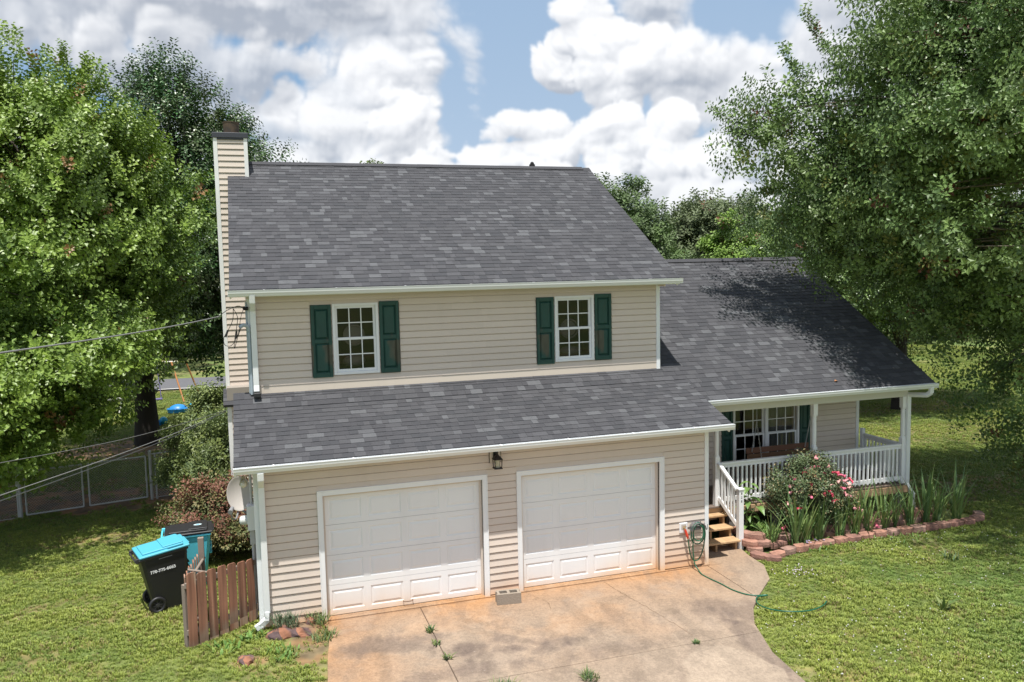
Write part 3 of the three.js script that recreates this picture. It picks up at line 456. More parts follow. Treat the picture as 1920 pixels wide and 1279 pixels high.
{ const d = part(house, 'porch_deck', [bx(W + .003, XP1 + .1, .55, FL - .035, ZF - .02, ZF + .02), bx(XP1 + .06, XP1 + .1, .55, FL - .035, ZW, ZF - .02), bx(W + .01, XP1 + .05, -.05, .7, ZW, ZW + .04)], skirtM);
  for (let z = ZW + .03; z < ZF + .06; z += .142) part(d, 'deck_board', [bx(W + .005, XP1 + .12, FL - .034, FL + (rs() - .5) * .003, z, Math.min(z + .136, ZF + .07), .004)], deckM);
  part(d, 'rim_board', [bx(XP0 + .12, XP1 + .115, .545, .70, ZF + .072, ZF + .105, .004)].map((g) => worldUV(g, (x, y) => [x * .5, y * 2])), skirtM);
  const ft = []; for (let x = 9.6; x < 14.1; x += 1.1) ft.push(bx(x - .07, x + .07, -.1, .55, ZF - .06, ZF + .06)); part(d, 'footing', ft, std([.2, .18, .16], .9)); }
const pw = windowUnit(10.50, 11.40, 1.14, 2.56, ZW, 3, 2), pw2 = windowUnit(11.38, 12.28, 1.14, 2.56, ZW + .002, 3, 2);
shutter(10.20, 10.48, 1.12, 2.57, ZW + .004, shutterDarkM); shutter(12.30, 12.58, 1.12, 2.57, ZW + .004, shutterDarkM);
room(10.2, 12.7, .9, 2.7, ZW - .16, 2.6);
{ const l = []; for (let i = 0; i < 22; i++) { const x = 11.55 + i * .034; l.push(new THREE.CylinderGeometry(.02, .02, 1.3, 8).scale(1, 1, .7 + .3 * Math.sin(i * 1.9)).translate(x, 1.85, ZW - .24)); } part(house, 'curtain', l, curtainM); }
const porchM = std([.80, .80, .80], .5);
function post(x, z, y0, y1) { const h = y1 - y0; return part(house, 'porch_post', [bx(x - .055, x + .055, y0, y0 + 1.05, z - .055, z + .055, .006), new THREE.LatheGeometry([[.052, 0], [.058, .02], [.05, .05], [.042, .07], [.05, .10], [.05, .55], [.046, .86], [.052, .90], [.042, .93], [.055, .97], [.055, .99]].map(([r, y]) => new THREE.Vector2(r, y * (h - 1.05 - .26) / .99)), 20).translate(x, y0 + 1.05, z), bx(x - .055, x + .055, y1 - .26, y1, z - .055, z + .055, .006)], porchM); }
post(XP0, ZF, FL, 2.74); post(11.68, ZF, FL, 2.74); post(XP1, ZF, FL, 2.74);
function railing(x0, z0, x1, z1, y) { // between posts; balusters one by one
  const dx = x1 - x0, dz = z1 - z0, L = Math.hypot(dx, dz), a = Math.atan2(-dz, dx);
  const r = part(house, 'porch_railing', [bx(0, L, y - .045, y, -.045, .045, .006), bx(0, L, y - .115, y - .047, -.02, .02), bx(0, L, FL + .075, FL + .165, -.022, .022, .004)], porchM); r.position.set(x0, 0, z0); r.rotation.y = a;
  const n = Math.round(L / .112), g = bx(-.018, .018, FL + .06, y - .1, -.018, .018); for (let i = 1; i < n; i++) { const b = part(r, 'baluster', g, porchM); b.position.set(i * L / n, 0, .024); }
  return r;
}
railing(XP0 + .055, ZF, 11.68 - .055, ZF, 1.655); railing(11.68 + .055, ZF, XP1 - .055, ZF, 1.655); railing(XP1, ZF - .055, XP1, ZW + .03, 1.655);
part(house, 'porch_post', [bx(XP1 - .055, XP1 + .03, FL, 1.78, ZW + .025, ZW + .11, .004)], porchM);

// ---------------------------------------------------------------- things fixed to or standing by the house
{ // wall lantern over the pier
  const t = thing('wall_lantern', 'black carriage lantern on the wall between the two garage doors', 'lamp', [4.075, 2.50, .0]);
  part(t, 'mounting_block', [bx(-.095, .095, -.07, .17, .0, .035, .008)], std([.70, .62, .54], .6));
  part(t, 'back_plate', [bx(-.045, .045, -.02, .13, .036, .06, .008), tube([[0, .11, .06], [0, .13, .11], [0, .10, .15]], .012, 12, 6)], blackM);
  const z = .16, fr = []; for (const [a, b] of [[-1, -1], [1, -1], [1, 1], [-1, 1]]) fr.push(rod([a * .058, -.13, z + b * .058], [a * .066, .02, z + b * .066], .008)); fr.push(bx(-.075, .075, -.15, -.13, z - .075, z + .075, .006), new THREE.CylinderGeometry(.015, .115, .085, 4).rotateY(Math.PI / 4).translate(0, .062, z), new THREE.SphereGeometry(.016, 8, 6).translate(0, .112, z), bx(-.07, .07, .012, .024, z - .07, z + .07));
  part(t, 'cage', fr, blackM);
  part(t, 'glass_chimney', new THREE.CylinderGeometry(.05, .05, .13, 14, 1, true).translate(0, -.06, z), new THREE.MeshPhysicalMaterial({ color: lin(.85, .82, .7), roughness: .15, transmission: .7, thickness: 0 }));
}
{ // concrete block
  const t = thing('cinder_block', 'hollow grey concrete block on the driveway between the garage doors', 'concrete block', [4.16, .0, .345], -.12);
  const s = new THREE.Shape([[-.2, -.1], [.2, -.1], [.2, .1], [-.2, .1]].map((p) => new THREE.Vector2(...p)));
  for (const [a, b] of [[-.155, -.025], [.025, .155]]) s.holes.push(new THREE.Path([[a, -.06], [b, -.06], [b, .06], [a, .06]].map((p) => new THREE.Vector2(...p))));
  const g = new THREE.ExtrudeGeometry(s, { depth: .185, bevelEnabled: true, bevelSize: .004, bevelThickness: .004, bevelOffset: -.004, bevelSegments: 1 }).rotateX(-Math.PI / 2).translate(0, .004, 0);
  const b = part(t, 'block', worldUV(g, (x, y, z) => [x + z, y + z]), new THREE.MeshStandardMaterial({ color: lin(.30, .25, .20), roughness: .95, bumpMap: grainMap, bumpScale: .004 }));
  part(b, 'end_ears', [bx(.2, .215, .004, .185, .045, .095), bx(.2, .215, .004, .185, -.095, -.045), bx(-.215, -.2, .004, .185, .045, .095), bx(-.215, -.2, .004, .185, -.095, -.045)], std([.30, .25, .20], .95));
}
const hoseM = std([.012, .105, .055], .32), hoseLightM = std([.34, .55, .42], .3);
{ // hose on its wall hanger
  const t = thing('hose_hanger', 'grey wire hose hanger on the siding beside the right garage door', 'hose hanger', [8.045, .80, .03]);
  const l = []; for (let i = 0; i < 6; i++) { const q = .10 + i * .012; l.push(tube([[-.15, -.02, .02 + i * .028], [-.11, .07, .02 + i * .028], [0, .11, .02 + i * .028], [.11, .07, .02 + i * .028], [.15, -.02, .02 + i * .028]], .0055, 20, 6)); }
  for (const x of [-.15, -.08, 0, .08, .15]) l.push(tube([[x, x === 0 ? .11 : Math.abs(x) > .1 ? -.02 : .085, 0], [x, x === 0 ? .11 : Math.abs(x) > .1 ? -.02 : .085, .17], [x, .16 - Math.abs(x) * .5, .19]], .006, 10, 6));
  l.push(bx(-.12, .12, -.06, .02, 0, .02, .004));
  part(t, 'wire_frame', l, std([.16, .16, .17], .5, { metalness: .4 }));
  const u = thing('faucet_plate', 'white square faucet plate on the siding left of the coiled hose', 'faucet', [7.785, .80, .012]);
  part(u, 'plate', [bx(-.085, .085, -.085, .105, 0, .028, .006)], whiteM); part(u, 'recess', [bx(-.05, .05, -.02, .08, .026, .031)], std([.5, .45, .4], .7)); part(u, 'spigot', [rod([0, .01, .03], [.01, -.01, .08], .016), rod([-.03, .045, .07], [.03, .045, .07], .01)], std([.42, .28, .12], .4, { metalness: .7 }));
  const h = thing('garden_hose', 'green garden hose coiled on the wall and trailing over the driveway to the lawn', 'hose', [0, 0, 0]);
  part(h, 'connector', [rod([7.792, .79, .085], [7.83, .66, .10], .022, .027, 10), rod([7.83, .66, .10], [7.842, .61, .102], .02, .016, 10)], std([.62, .06, .03], .4));
  const p = [[7.842, .62, .102], [7.86, .48, .10], [7.90, .30, .085], [7.97, .17, .075], [8.05, .15, .08], [8.13, .25, .09], [8.185, .48, .11], [8.19, .72, .14], [8.13, .86, .15], [8.03, .915, .15], [7.93, .85, .14], [7.90, .66, .13], [7.93, .55, .13], [8.03, .50, .15], [8.13, .57, .16], [8.165, .72, .17], [8.12, .83, .18], [8.03, .89, .17], [7.95, .83, .17], [7.925, .70, .16], [7.96, .60, .16], [8.04, .57, .18], [8.11, .64, .19], [8.13, .75, .18], [8.08, .86, .18], [8.0, .89, .17], [7.945, .80, .155], [7.935, .55, .13], [7.94, .30, .13], [7.955, .12, .16], [7.97, .035, .27], [7.95, .014, .42], [7.98, .013, .68], [8.03, .013, .93], [8.08, .013, 1.29], [8.19, .013, 1.53], [8.336, .013, 1.637], [8.44, .014, 1.66], [8.50, .022, 1.70], [8.44, .034, 1.74], [8.30, .03, 1.72], [8.19, .02, 1.82], [8.13, .018, 2.0], [8.19, .03, 2.25], [8.40, .045, 2.46], [8.74, .05, 2.55], [9.07, .055, 2.46], [9.23, .055, 2.34]];
  part(h, 'tube', tube(p, .0115, 520, 8), hoseM);
  part(h, 'coupling', [rod([9.225, .055, 2.345], [9.25, .057, 2.325], .015)], std([.4, .3, .12], .4, { metalness: .7 }));
}
{ // satellite dish, meter and conduits on the left wall
  const d = thing('satellite_dish', 'pale grey satellite dish on the left corner under the garage eave', 'satellite dish', [-.24, 2.16, -.62]);
  const P = [[0, 0]]; for (let i = 1; i <= 10; i++) P.push([.29 * i / 10, .055 * (i / 10) ** 2]); for (let i = 10; i >= 0; i--) P.push([.29 * i / 10 + .0001, .055 * (i / 10) ** 2 - .008]);
  const g = new THREE.LatheGeometry(P.map(([x, y]) => new THREE.Vector2(x, y)), 40).scale(.72, 1, 1.0).rotateX(Math.PI / 2 - .18).rotateY(.30);
  part(d, 'reflector', g, std([.52, .48, .45], .55));
  part(d, 'feed_arm', [tube([[-.02, -.30, .06], [-.05, -.36, .22], [-.10, -.30, .40], [-.12, -.20, .46]], .016, 18, 6)], std([.22, .22, .22], .5)); part(d, 'receiver', [rod([-.10, -.14, .36], [-.13, -.17, .50], .032, .04, 10)], std([.24, .24, .25], .5));
  part(d, 'mast', [tube([[0, .0, -.03], [0, -.25, -.10], [.12, -.38, -.10], [.22, -.38, -.10]], .02, 18, 8)], std([.25, .25, .26], .5));
  const f = thing('floodlight', 'small round floodlight under the left end of the garage eave', 'lamp', [-.14, 2.52, .10]);
  part(f, 'shade', [new THREE.CylinderGeometry(.035, .065, .09, 16, 1, true).rotateX(.7), cyl(.03, .03, .05, 10).translate(0, .04, -.03)], std([.32, .28, .2], .5)); part(f, 'bulb', new THREE.SphereGeometry(.05, 14, 10).translate(0, -.035, .025), std([.6, .57, .48], .25));
  const m = thing('electric_meter', 'white electric meter box with round glass meter on the left garage wall', 'electric meter', [0, 1.78, -.52]);
  part(m, 'box', [bx(-.115, .015, -.22, .20, -.12, .12, .01)], whiteM); part(m, 'box_lid', [bx(-.125, -.115, .03, .19, -.11, .11, .004)], std([.7, .7, .7], .4)); part(m, 'meter', [new THREE.CylinderGeometry(.075, .08, .10, 20).rotateZ(Math.PI / 2).translate(-.165, -.06, 0), new THREE.SphereGeometry(.07, 14, 10).scale(.5, 1, 1).translate(-.215, -.06, 0)], std([.60, .62, .60], .2)); part(m, 'conduit', [rod([-.04, .2, 0], [-.04, .82, 0], .022), rod([-.045, -.22, .03], [-.045, -1.75, .03], .024), bx(-.09, -.01, -.48, -.24, -.06, .06, .006), rod([-.02, -.3, -.09], [-.02, -1.7, -.09], .016)], std([.5, .5, .5], .5));
  const s = thing('service_mast', 'grey service conduit with weatherhead and looped black cables at the upper left corner', 'conduit', [.01, 0, ZU - .02]);
  part(s, 'conduit', [rod([.045, 3.66, .07], [.045, 4.80, .07], .027), tube([[.045, 4.80, .07], [.03, 4.88, .09], [-.05, 4.92, .13], [-.11, 4.88, .15]], .034, 14, 8), rod([.015, 3.68, .05], [.015, 5.32, .05], .018)], std([.36, .42, .47], .5));
  part(s, 'bracket', [bx(-.04, .05, 5.18, 5.24, .03, .1)], darkM);
  part(s, 'cable', [tube([[-.02, 5.20, .1], [-.10, 5.26, .12], [-.25, 5.22, .14], [-.36, 5.16, .16], [-.44, 5.09, .18]], .007, 30, 5), tube([[-.2, 5.22, .14], [-.22, 5.02, .14], [-.30, 4.85, .14], [-.385, 4.70, .14], [-.37, 4.58, .14], [-.28, 4.56, .14], [-.19, 4.66, .14], [-.11, 4.86, .14]], .006, 40, 5), tube([[-.2, 5.22, .14], [-.14, 5.08, .14], [-.16, 4.88, .14], [-.20, 4.68, .14], [-.22, 4.50, .14], [-.14, 4.74, .14], [-.09, 4.86, .14]], .006, 40, 5), tube([[-.02, 5.21, .1], [-.05, 5.16, .13], [-.09, 5.02, .14], [-.12, 4.80, .14]], .005, 20, 5)], blackM);
  part(s, 'splice', [rod([-.31, 4.84, .14], [-.355, 4.72, .14], .018), rod([-.165, 4.82, .14], [-.19, 4.68, .14], .018)], blackM);
}
{ // overhead lines running in from the pole off to the left
  const wire = (name, label, pts, r, mat) => { const t = thing(name, label, 'cable'); part(t, 'wire', tube(pts, r, 80, 6), mat); return t; };
  wire('overhead_cable', 'thick grey power cable crossing the bright maple up to the second storey', [[-3.02, 5.26, 8.5], [-2.12, 5.165, 5], [-1.40, 5.105, 2.2], [-.82, 5.085, -.1], [-.43, 5.09, -1.63]], .009, std([.20, .20, .20], .6));
  wire('telephone_line', 'upper of the thin lines rising from the left edge to the garage roof', [[-2.75, 4.42, 7], [-2.2, 4.13, 5], [-1.52, 3.80, 2.5], [-.95, 3.59, .4], [-.40, 3.43, -1.6]], .0035, std([.16, .16, .16], .6));
  wire('telephone_line', 'middle line of the three that pass over the chain link gate', [[-2.7, 3.98, 6.8], [-2.22, 3.82, 5], [-1.54, 3.62, 2.5], [-.96, 3.49, .4], [-.40, 3.42, -1.6]], .005, std([.20, .20, .20], .6));
  wire('telephone_line', 'lowest line of the three that pass over the chain link gate', [[-2.7, 3.93, 6.8], [-2.22, 3.77, 5], [-1.54, 3.575, 2.5], [-.96, 3.455, .4], [-.40, 3.405, -1.6]], .005, std([.19, .19, .19], .6));
}
// ---- picket fence at the left corner
const picketMap = tex(256, (u, v) => { const g = fbm(u * 14, v * 1.6, 4), h = fbm(u * 3 + 5, v * 2.5, 3), w = sstep(.0, .45, h + .3 * g); const dk = sstep(.25, .0, v) * .4; return [mix(.29, .33, w) * (1 + .7 * g) * (1 - dk), mix(.135, .225, w) * (1 + .7 * g) * (1 - dk), mix(.085, .165, w) * (1 + .7 * g) * (1 - dk)]; });
const picketM = std([1, 1, 1], .85, { map: picketMap }), oldWoodM = std([.25, .20, .165], .9);
{
  const t = thing('picket_fence', 'weathered red brown picket fence panel beside the left garage corner', 'fence', [-1.08, 0, .27], Math.atan2(.74, 1.05));
  const L = Math.hypot(1.05, .74), rp = rng(4), n = 7, pitch = L / n;
  const pick = (h, o, w) => { const s = new THREE.Shape([[0, 0], [w, 0], [w, h - .028], [w - .012, h - .008], [w - .03, h], [.03, h], [.012, h - .008], [0, h - .028]].map((p) => new THREE.Vector2(...p))); return worldUV(new THREE.ExtrudeGeometry(s, { depth: .019, bevelEnabled: false }), (x, y, z) => [x * 1.4 + o, y * .55 + o * 3.1]); };
  for (let i = 0; i < n; i++) { const w = i === n - 1 ? .13 : .150, p = part(t, 'picket', pick(mix(1.25, 1.06, i / 6) + (rp() - .5) * .03, i * .317, w), picketM); p.position.set(i * pitch, -.06 + .012 * i + (rp() - .5) * .02, .02); p.rotation.z = (rp() - .5) * .025 - .006; }
  part(t, 'rail', [bx(0, L, .20, .28, -.022, .018), bx(0, L, .96, 1.04, -.022, .018)], oldWoodM);
  part(t, 'post', [bx(.0, .085, -.1, 1.0, -.11, -.024)], oldWoodM);
  const s = thing('fence_return', 'old grey picket panel seen edge on behind the red pickets', 'fence', [-1.08, 0, .25], 0);
  for (let i = 0; i < 8; i++) { const p = part(s, 'picket', pick(1.2 + (rp() - .5) * .05, i * .21 + .4, .125), picketM); p.rotation.y = Math.PI / 2 + .12; p.position.set(.022 * i - .01, -.05, -.03 - .155 * i); }
  part(s, 'rail', [rod([.035, 1.02, 0], [.22, 1.02, -1.2], .03, .03, 4), rod([.035, .25, 0], [.22, .25, -1.2], .03, .03, 4)], oldWoodM);
  part(s, 'post', [bx(.14, .235, -.1, 1.40, -1.16, -1.08, .006)], oldWoodM); part(s, 'brace', [rod([.02, 1.13, -.35], [.46, 1.02, -.32], .022, .022, 4)], oldWoodM);
}
// ---- wheeled bins
function bin(name, label, pos, turn, bodyM, lidM, rimM, letters) {
  const t = thing(name, label, 'wheeled bin', pos, turn); // front of the lid towards +x, hinge and wheels at -x
  const H = 1.0, L0 = .50, L1 = .72, D0 = .46, D1 = .62, lv = [[0, 0], [.06, .06], [.55, .6], [.60, .66], [.90, .93], [.90, .98], [1, 1]], P = [], ring = (f, g) => { const l = mix(L0, L1, g) / 2, d = mix(D0, D1, g) / 2, y = f * H, c = .05, x0 = -l - .02, x1 = l + .02; return [[x0 + c, y, d], [x1 - c, y, d], [x1, y, d - c], [x1, y, -d + c], [x1 - c, y, -d], [x0 + c, y, -d], [x0, y, -d + c], [x0, y, d - c]]; };
  const Q = lv.map(([f, g]) => ring(f, g)), tri = (a, b, c) => P.push(...a, ...b, ...c); for (let i = 0; i + 1 < Q.length; i++) for (let k = 0; k < 8; k++) { const n = (k + 1) % 8; tri(Q[i][k], Q[i][n], Q[i + 1][n]); tri(Q[i][k], Q[i + 1][n], Q[i + 1][k]); } for (let k = 1; k < 7; k++) tri(Q[0][0], Q[0][k + 1], Q[0][k]);
  const g = new THREE.BufferGeometry(); g.setAttribute('position', new THREE.Float32BufferAttribute(P, 3)); g.computeVertexNormals(); part(t, 'body', g, bodyM);
  // gripping bar recess and stiffening ribs on the front
  part(t, 'grab_bar', [bx(.33, .40, .60, .63, -.2, .2, .01), rod([.385, .72, -.22], [.385, .72, .22], .016), bx(.30, .365, .64, .82, -.24, -.215), bx(.30, .365, .64, .82, .215, .24)], bodyM);
  part(t, 'rim', [bx(-.42, .40, .985, 1.03, -.335, .335, .018)], rimM);
  const lid = part(t, 'lid', [bx(-.41, .43, 1.032, 1.075, -.345, .345, .02), bx(-.34, .34, 1.07, 1.105, -.27, .27, .02), bx(.0, .34, 1.10, 1.128, -.25, .25, .015), bx(.37, .455, 1.03, 1.06, -.2, .2, .014)], lidM);
  part(lid, 'lid_rib', [bx(.06, .33, 1.085, 1.112, .285, .315, .008), bx(.06, .33, 1.085, 1.112, -.315, -.285, .008)], lidM);
  part(t, 'handle', [rod([-.46, 1.0, -.28], [-.46, 1.0, .28], .018), bx(-.47, -.38, .97, 1.05, -.30, -.25, .01), bx(-.47, -.38, .97, 1.05, .25, .30, .01)], rimM);
  for (const s of [-1, 1]) { const w = part(t, 'wheel', new THREE.TorusGeometry(.118, .03, 10, 28), blackM); w.position.set(-.24, .14, s * .275); const sp = [new THREE.CylinderGeometry(.032, .032, .06, 12).rotateX(Math.PI / 2)]; for (let i = 0; i < 8; i++) sp.push(bx(.02, .1, -.008, .008, -.012, .012).rotateZ(i * Math.PI / 4)); part(w, 'spokes', sp, std([.035, .035, .037], .5)); part(w, 'hub', new THREE.CylinderGeometry(.095, .095, .02, 20).rotateX(Math.PI / 2), std([.008, .008, .008], .7)); }
  part(t, 'axle', [rod([-.24, .14, -.27], [-.24, .14, .27], .012)], metalM);
  return t;
}
const aqua = [.085, .40, .52], plasticBlue = std(aqua, .42), plasticBlack = std([.022, .022, .024], .45), plasticGrey = std([.035, .034, .036], .5);
function print(w, h, draw, px = 512) { const c = document.createElement('canvas'); c.width = px; c.height = Math.round(px * h / w); const k = c.getContext('2d'); draw(k, c.width, c.height); const t = new THREE.CanvasTexture(c); t.colorSpace = THREE.SRGBColorSpace; return new THREE.MeshStandardMaterial({ map: t, transparent: true, roughness: .5 }); }
{
  const b = bin('wheeled_bin', 'black wheeled bin with turquoise lid and white lettering on its side', [-1.52, 0, -1.70], .30, plasticBlack, plasticBlue, plasticGrey);
  b.rotation.z = .10; b.position.y = .02;
  const m = print(.33, .15, (k, w, h) => { k.clearRect(0, 0, w, h); k.fillStyle = '#eee'; k.strokeStyle = '#eee'; k.lineWidth = 13; k.beginPath(); k.arc(62, 72, 42, .3, 1.9); k.stroke(); k.beginPath(); k.arc(62, 72, 42, 2.4, 4.0); k.stroke(); k.beginPath(); k.arc(62, 72, 42, 4.5, 6.1); k.stroke(); k.font = 'italic bold 44px sans-serif'; k.fillText('CLEAN EARTH', 122, 62, 370); k.fillText('SANITATION', 122, 112, 370); k.font = 'bold 82px sans-serif'; k.fillText('770-775-6665', 10, 210, 490); });
  const l = part(b, 'lettering', new THREE.PlaneGeometry(.44, .2), m); l.position.set(-.06, .80, .296); l.rotation.x = -.075;
  part(b, 'lid_seam', [bx(-.10, .12, .945, .955, .305, .312)], std([.3, .3, .3], .5));
  const c = bin('wheeled_bin', 'turquoise wheeled bin with black lid behind the picket fence', [-1.22, 0, -2.60], .06, std([.11, .58, .74], .42), plasticBlack, std([.11, .58, .74], .42));
  const o = print(.16, .10, (k, w, h) => { k.clearRect(0, 0, w, h); k.fillStyle = '#c9dde2'; k.beginPath(); k.ellipse(w / 2, h / 2, w * .48, h * .46, 0, 0, 7); k.fill(); k.fillStyle = '#2a8fb0'; k.beginPath(); k.ellipse(w / 2, h / 2, w * .25, h * .2, 0, 0, 7); k.fill(); }, 128);
  const e = part(c, 'lid_badge', new THREE.PlaneGeometry(.15, .10).rotateX(-Math.PI / 2), o); e.position.set(.17, 1.131, .02);
}
// ---- porch steps with their handrail, house number on the newel
{
  const t = thing('porch_steps', 'clay stained wooden steps with white handrail up to the porch', 'steps', [0, 0, 0]);
  [[.20, -.50], [.40, -.745], [.60, -.985]].forEach(([y, z]) => part(t, 'tread', worldUV(bx(W + .02, 9.40, y - .042, y, z - .285, z, .008), (x, yy, zz) => [zz * 2, x]), treadM));
  part(t, 'stringer', [bx(9.30, 9.345, -.02, .158, -.77, -.55), bx(9.30, 9.345, -.02, .358, -1.02, -.771), bx(9.30, 9.345, -.02, .558, -1.17, -1.021), bx(8.84, 8.885, -.02, .158, -.77, -.55), bx(8.84, 8.885, -.02, .358, -1.02, -.771), bx(8.84, 8.885, -.02, .558, -1.17, -1.021)], std([.36, .22, .11], .8));
  part(t, 'riser', [bx(W + .03, 9.29, .43, .55, -1.26, -1.235)], std([.22, .16, .12], .85));
  const nx = 9.44, nz = -.60; part(t, 'newel_post', [bx(nx - .055, nx + .055, -.05, 1.22, nz - .055, nz + .055, .006), bx(nx - .068, nx + .068, 1.22, 1.25, nz - .068, nz + .068, .008)], porchM);
  const a = V(nx - .03, 1.20, nz - .05), b = V(XP0 + .02, 1.66, ZF + .06), c = V(nx - .03, .46, nz - .05), d = V(XP0 + .02, .92, ZF + .06);
  const beam = (p, q, w, h) => { const L = p.distanceTo(q), g = new RoundedBoxGeometry(w, h, L, 1, .006), o = new THREE.Object3D(); o.position.copy(p).lerp(q, .5); o.lookAt(q); o.updateMatrix(); return g.applyMatrix4(o.matrix); };
  part(t, 'handrail', [beam(a, b, .085, .045)], porchM); part(t, 'lower_rail', [beam(c, d, .04, .085)], porchM);
  for (let i = 1; i < 6; i++) { const f = i / 6, p = c.clone().lerp(d, f), q = a.clone().lerp(b, f); part(t, 'baluster', bx(p.x - .017, p.x + .017, p.y, q.y - .02, p.z - .017, p.z + .017), porchM); }
  const m = print(.07, .26, (k, w, h) => { k.clearRect(0, 0, w, h); k.fillStyle = '#141414'; k.font = 'bold 118px serif'; k.textAlign = 'center'; ['8', '2', '8'].forEach((s, i) => k.fillText(s, w / 2, 112 + i * 150)); }, 128);
  const n = part(t, 'house_number', new THREE.PlaneGeometry(.07, .26), m); n.position.set(nx + .002, 1.06, nz + .0575);
}
{ // porch swing
  const t = thing('porch_swing', 'brown wooden swing bench hanging on chains before the porch window', 'swing', [11.30, 0, -1.86]);
  const m = std([.135, .075, .045], .8), r = rng(8); for (let i = 0; i < 4; i++) part(t, 'back_slat', bx(-.82, .82, 1.17 + i * .135, 1.295 + i * .135, -.02 - i * .03, .0 - i * .03, .004), std([.13 + r() * .04, .072 + r() * .02, .045], .8));
  for (let i = 0; i < 5; i++) part(t, 'seat_slat', bx(-.82, .82, 1.12, 1.14, .02 + i * .09, .10 + i * .09, .004), m);
  part(t, 'seat_frame', [bx(-.8, -.75, 1.06, 1.12, -.02, .47), bx(.75, .8, 1.06, 1.12, -.02, .47), bx(-.82, -.77, 1.14, 1.38, .0, .46), bx(.77, .82, 1.14, 1.38, .0, .46)], m);
  for (const x of [-.70, .70]) { const l = []; for (const [z, y] of [[-.06, 1.62], [.42, 1.14]]) { const p = V(x, y, z), q = V(x, 2.30, .12), n = 26; for (let i = 0; i < n; i++) l.push(new THREE.TorusGeometry(.014, .004, 4, 8).scale(1, 1.5, 1).rotateY(i % 2 ? 1.57 : 0).translate(0, 0, 0).applyMatrix4(new THREE.Matrix4().makeTranslation(...p.clone().lerp(q, (i + .5) / n).toArray()))); } for (let i = 0; i < 20; i++) l.push(new THREE.TorusGeometry(.014, .004, 4, 8).scale(1, 1.5, 1).rotateY(i % 2 ? 1.57 : 0).translate(x, 2.30 + i * .032, .12)); part(t, 'chain', l, metalM); }
}

// ---------------------------------------------------------------- garden bed: edging stones, soil, plants
const stoneMap = tex(256, (u, v) => { const n = fbm(u * 9, v * 9, 5), s = 1 + .5 * n + .2 * n2(u * 120, v * 120); return [.30 * s, .165 * s, .125 * s]; });
const stoneMs = [[1, 1, 1], [1.12, 1.05, 1], [.85, .8, .82], [.95, 1.05, 1.1]].map((c) => std(c, .9, { map: stoneMap, bumpMap: grainMap, bumpScale: .006 }));
function stoneGeo(seed, w = .34, h = .11, d = .21) { const r = rng(seed), top = [[-w * .38, -d / 2], [w * .38, -d / 2], [w / 2, d * .22], [w * .30, d / 2], [-w * .30, d / 2], [-w / 2, d * .22]].map(([x, z]) => [x + (r() - .5) * .02, z + (r() - .5) * .02]); const s = new THREE.Shape(top.map(([x, z]) => new THREE.Vector2(x, -z))); const g = new THREE.ExtrudeGeometry(s, { depth: h, steps: 2, bevelEnabled: true, bevelSize: .010, bevelThickness: .008, bevelOffset: -.012, bevelSegments: 1 }).rotateX(-Math.PI / 2); const p = g.attributes.position; for (let i = 0; i < p.count; i++) { const x = p.getX(i), y = p.getY(i), z = p.getZ(i), k = n3(x * 14 + seed, y * 18, z * 14); p.setXYZ(i, x + k * .006, y, z + k * .010); } g.computeVertexNormals(); return worldUV(g, (x, y, z) => [x + y * .7 + seed * .13, z + y]); }
const stoneGs = [1, 2, 3, 4].map((s) => stoneGeo(s));
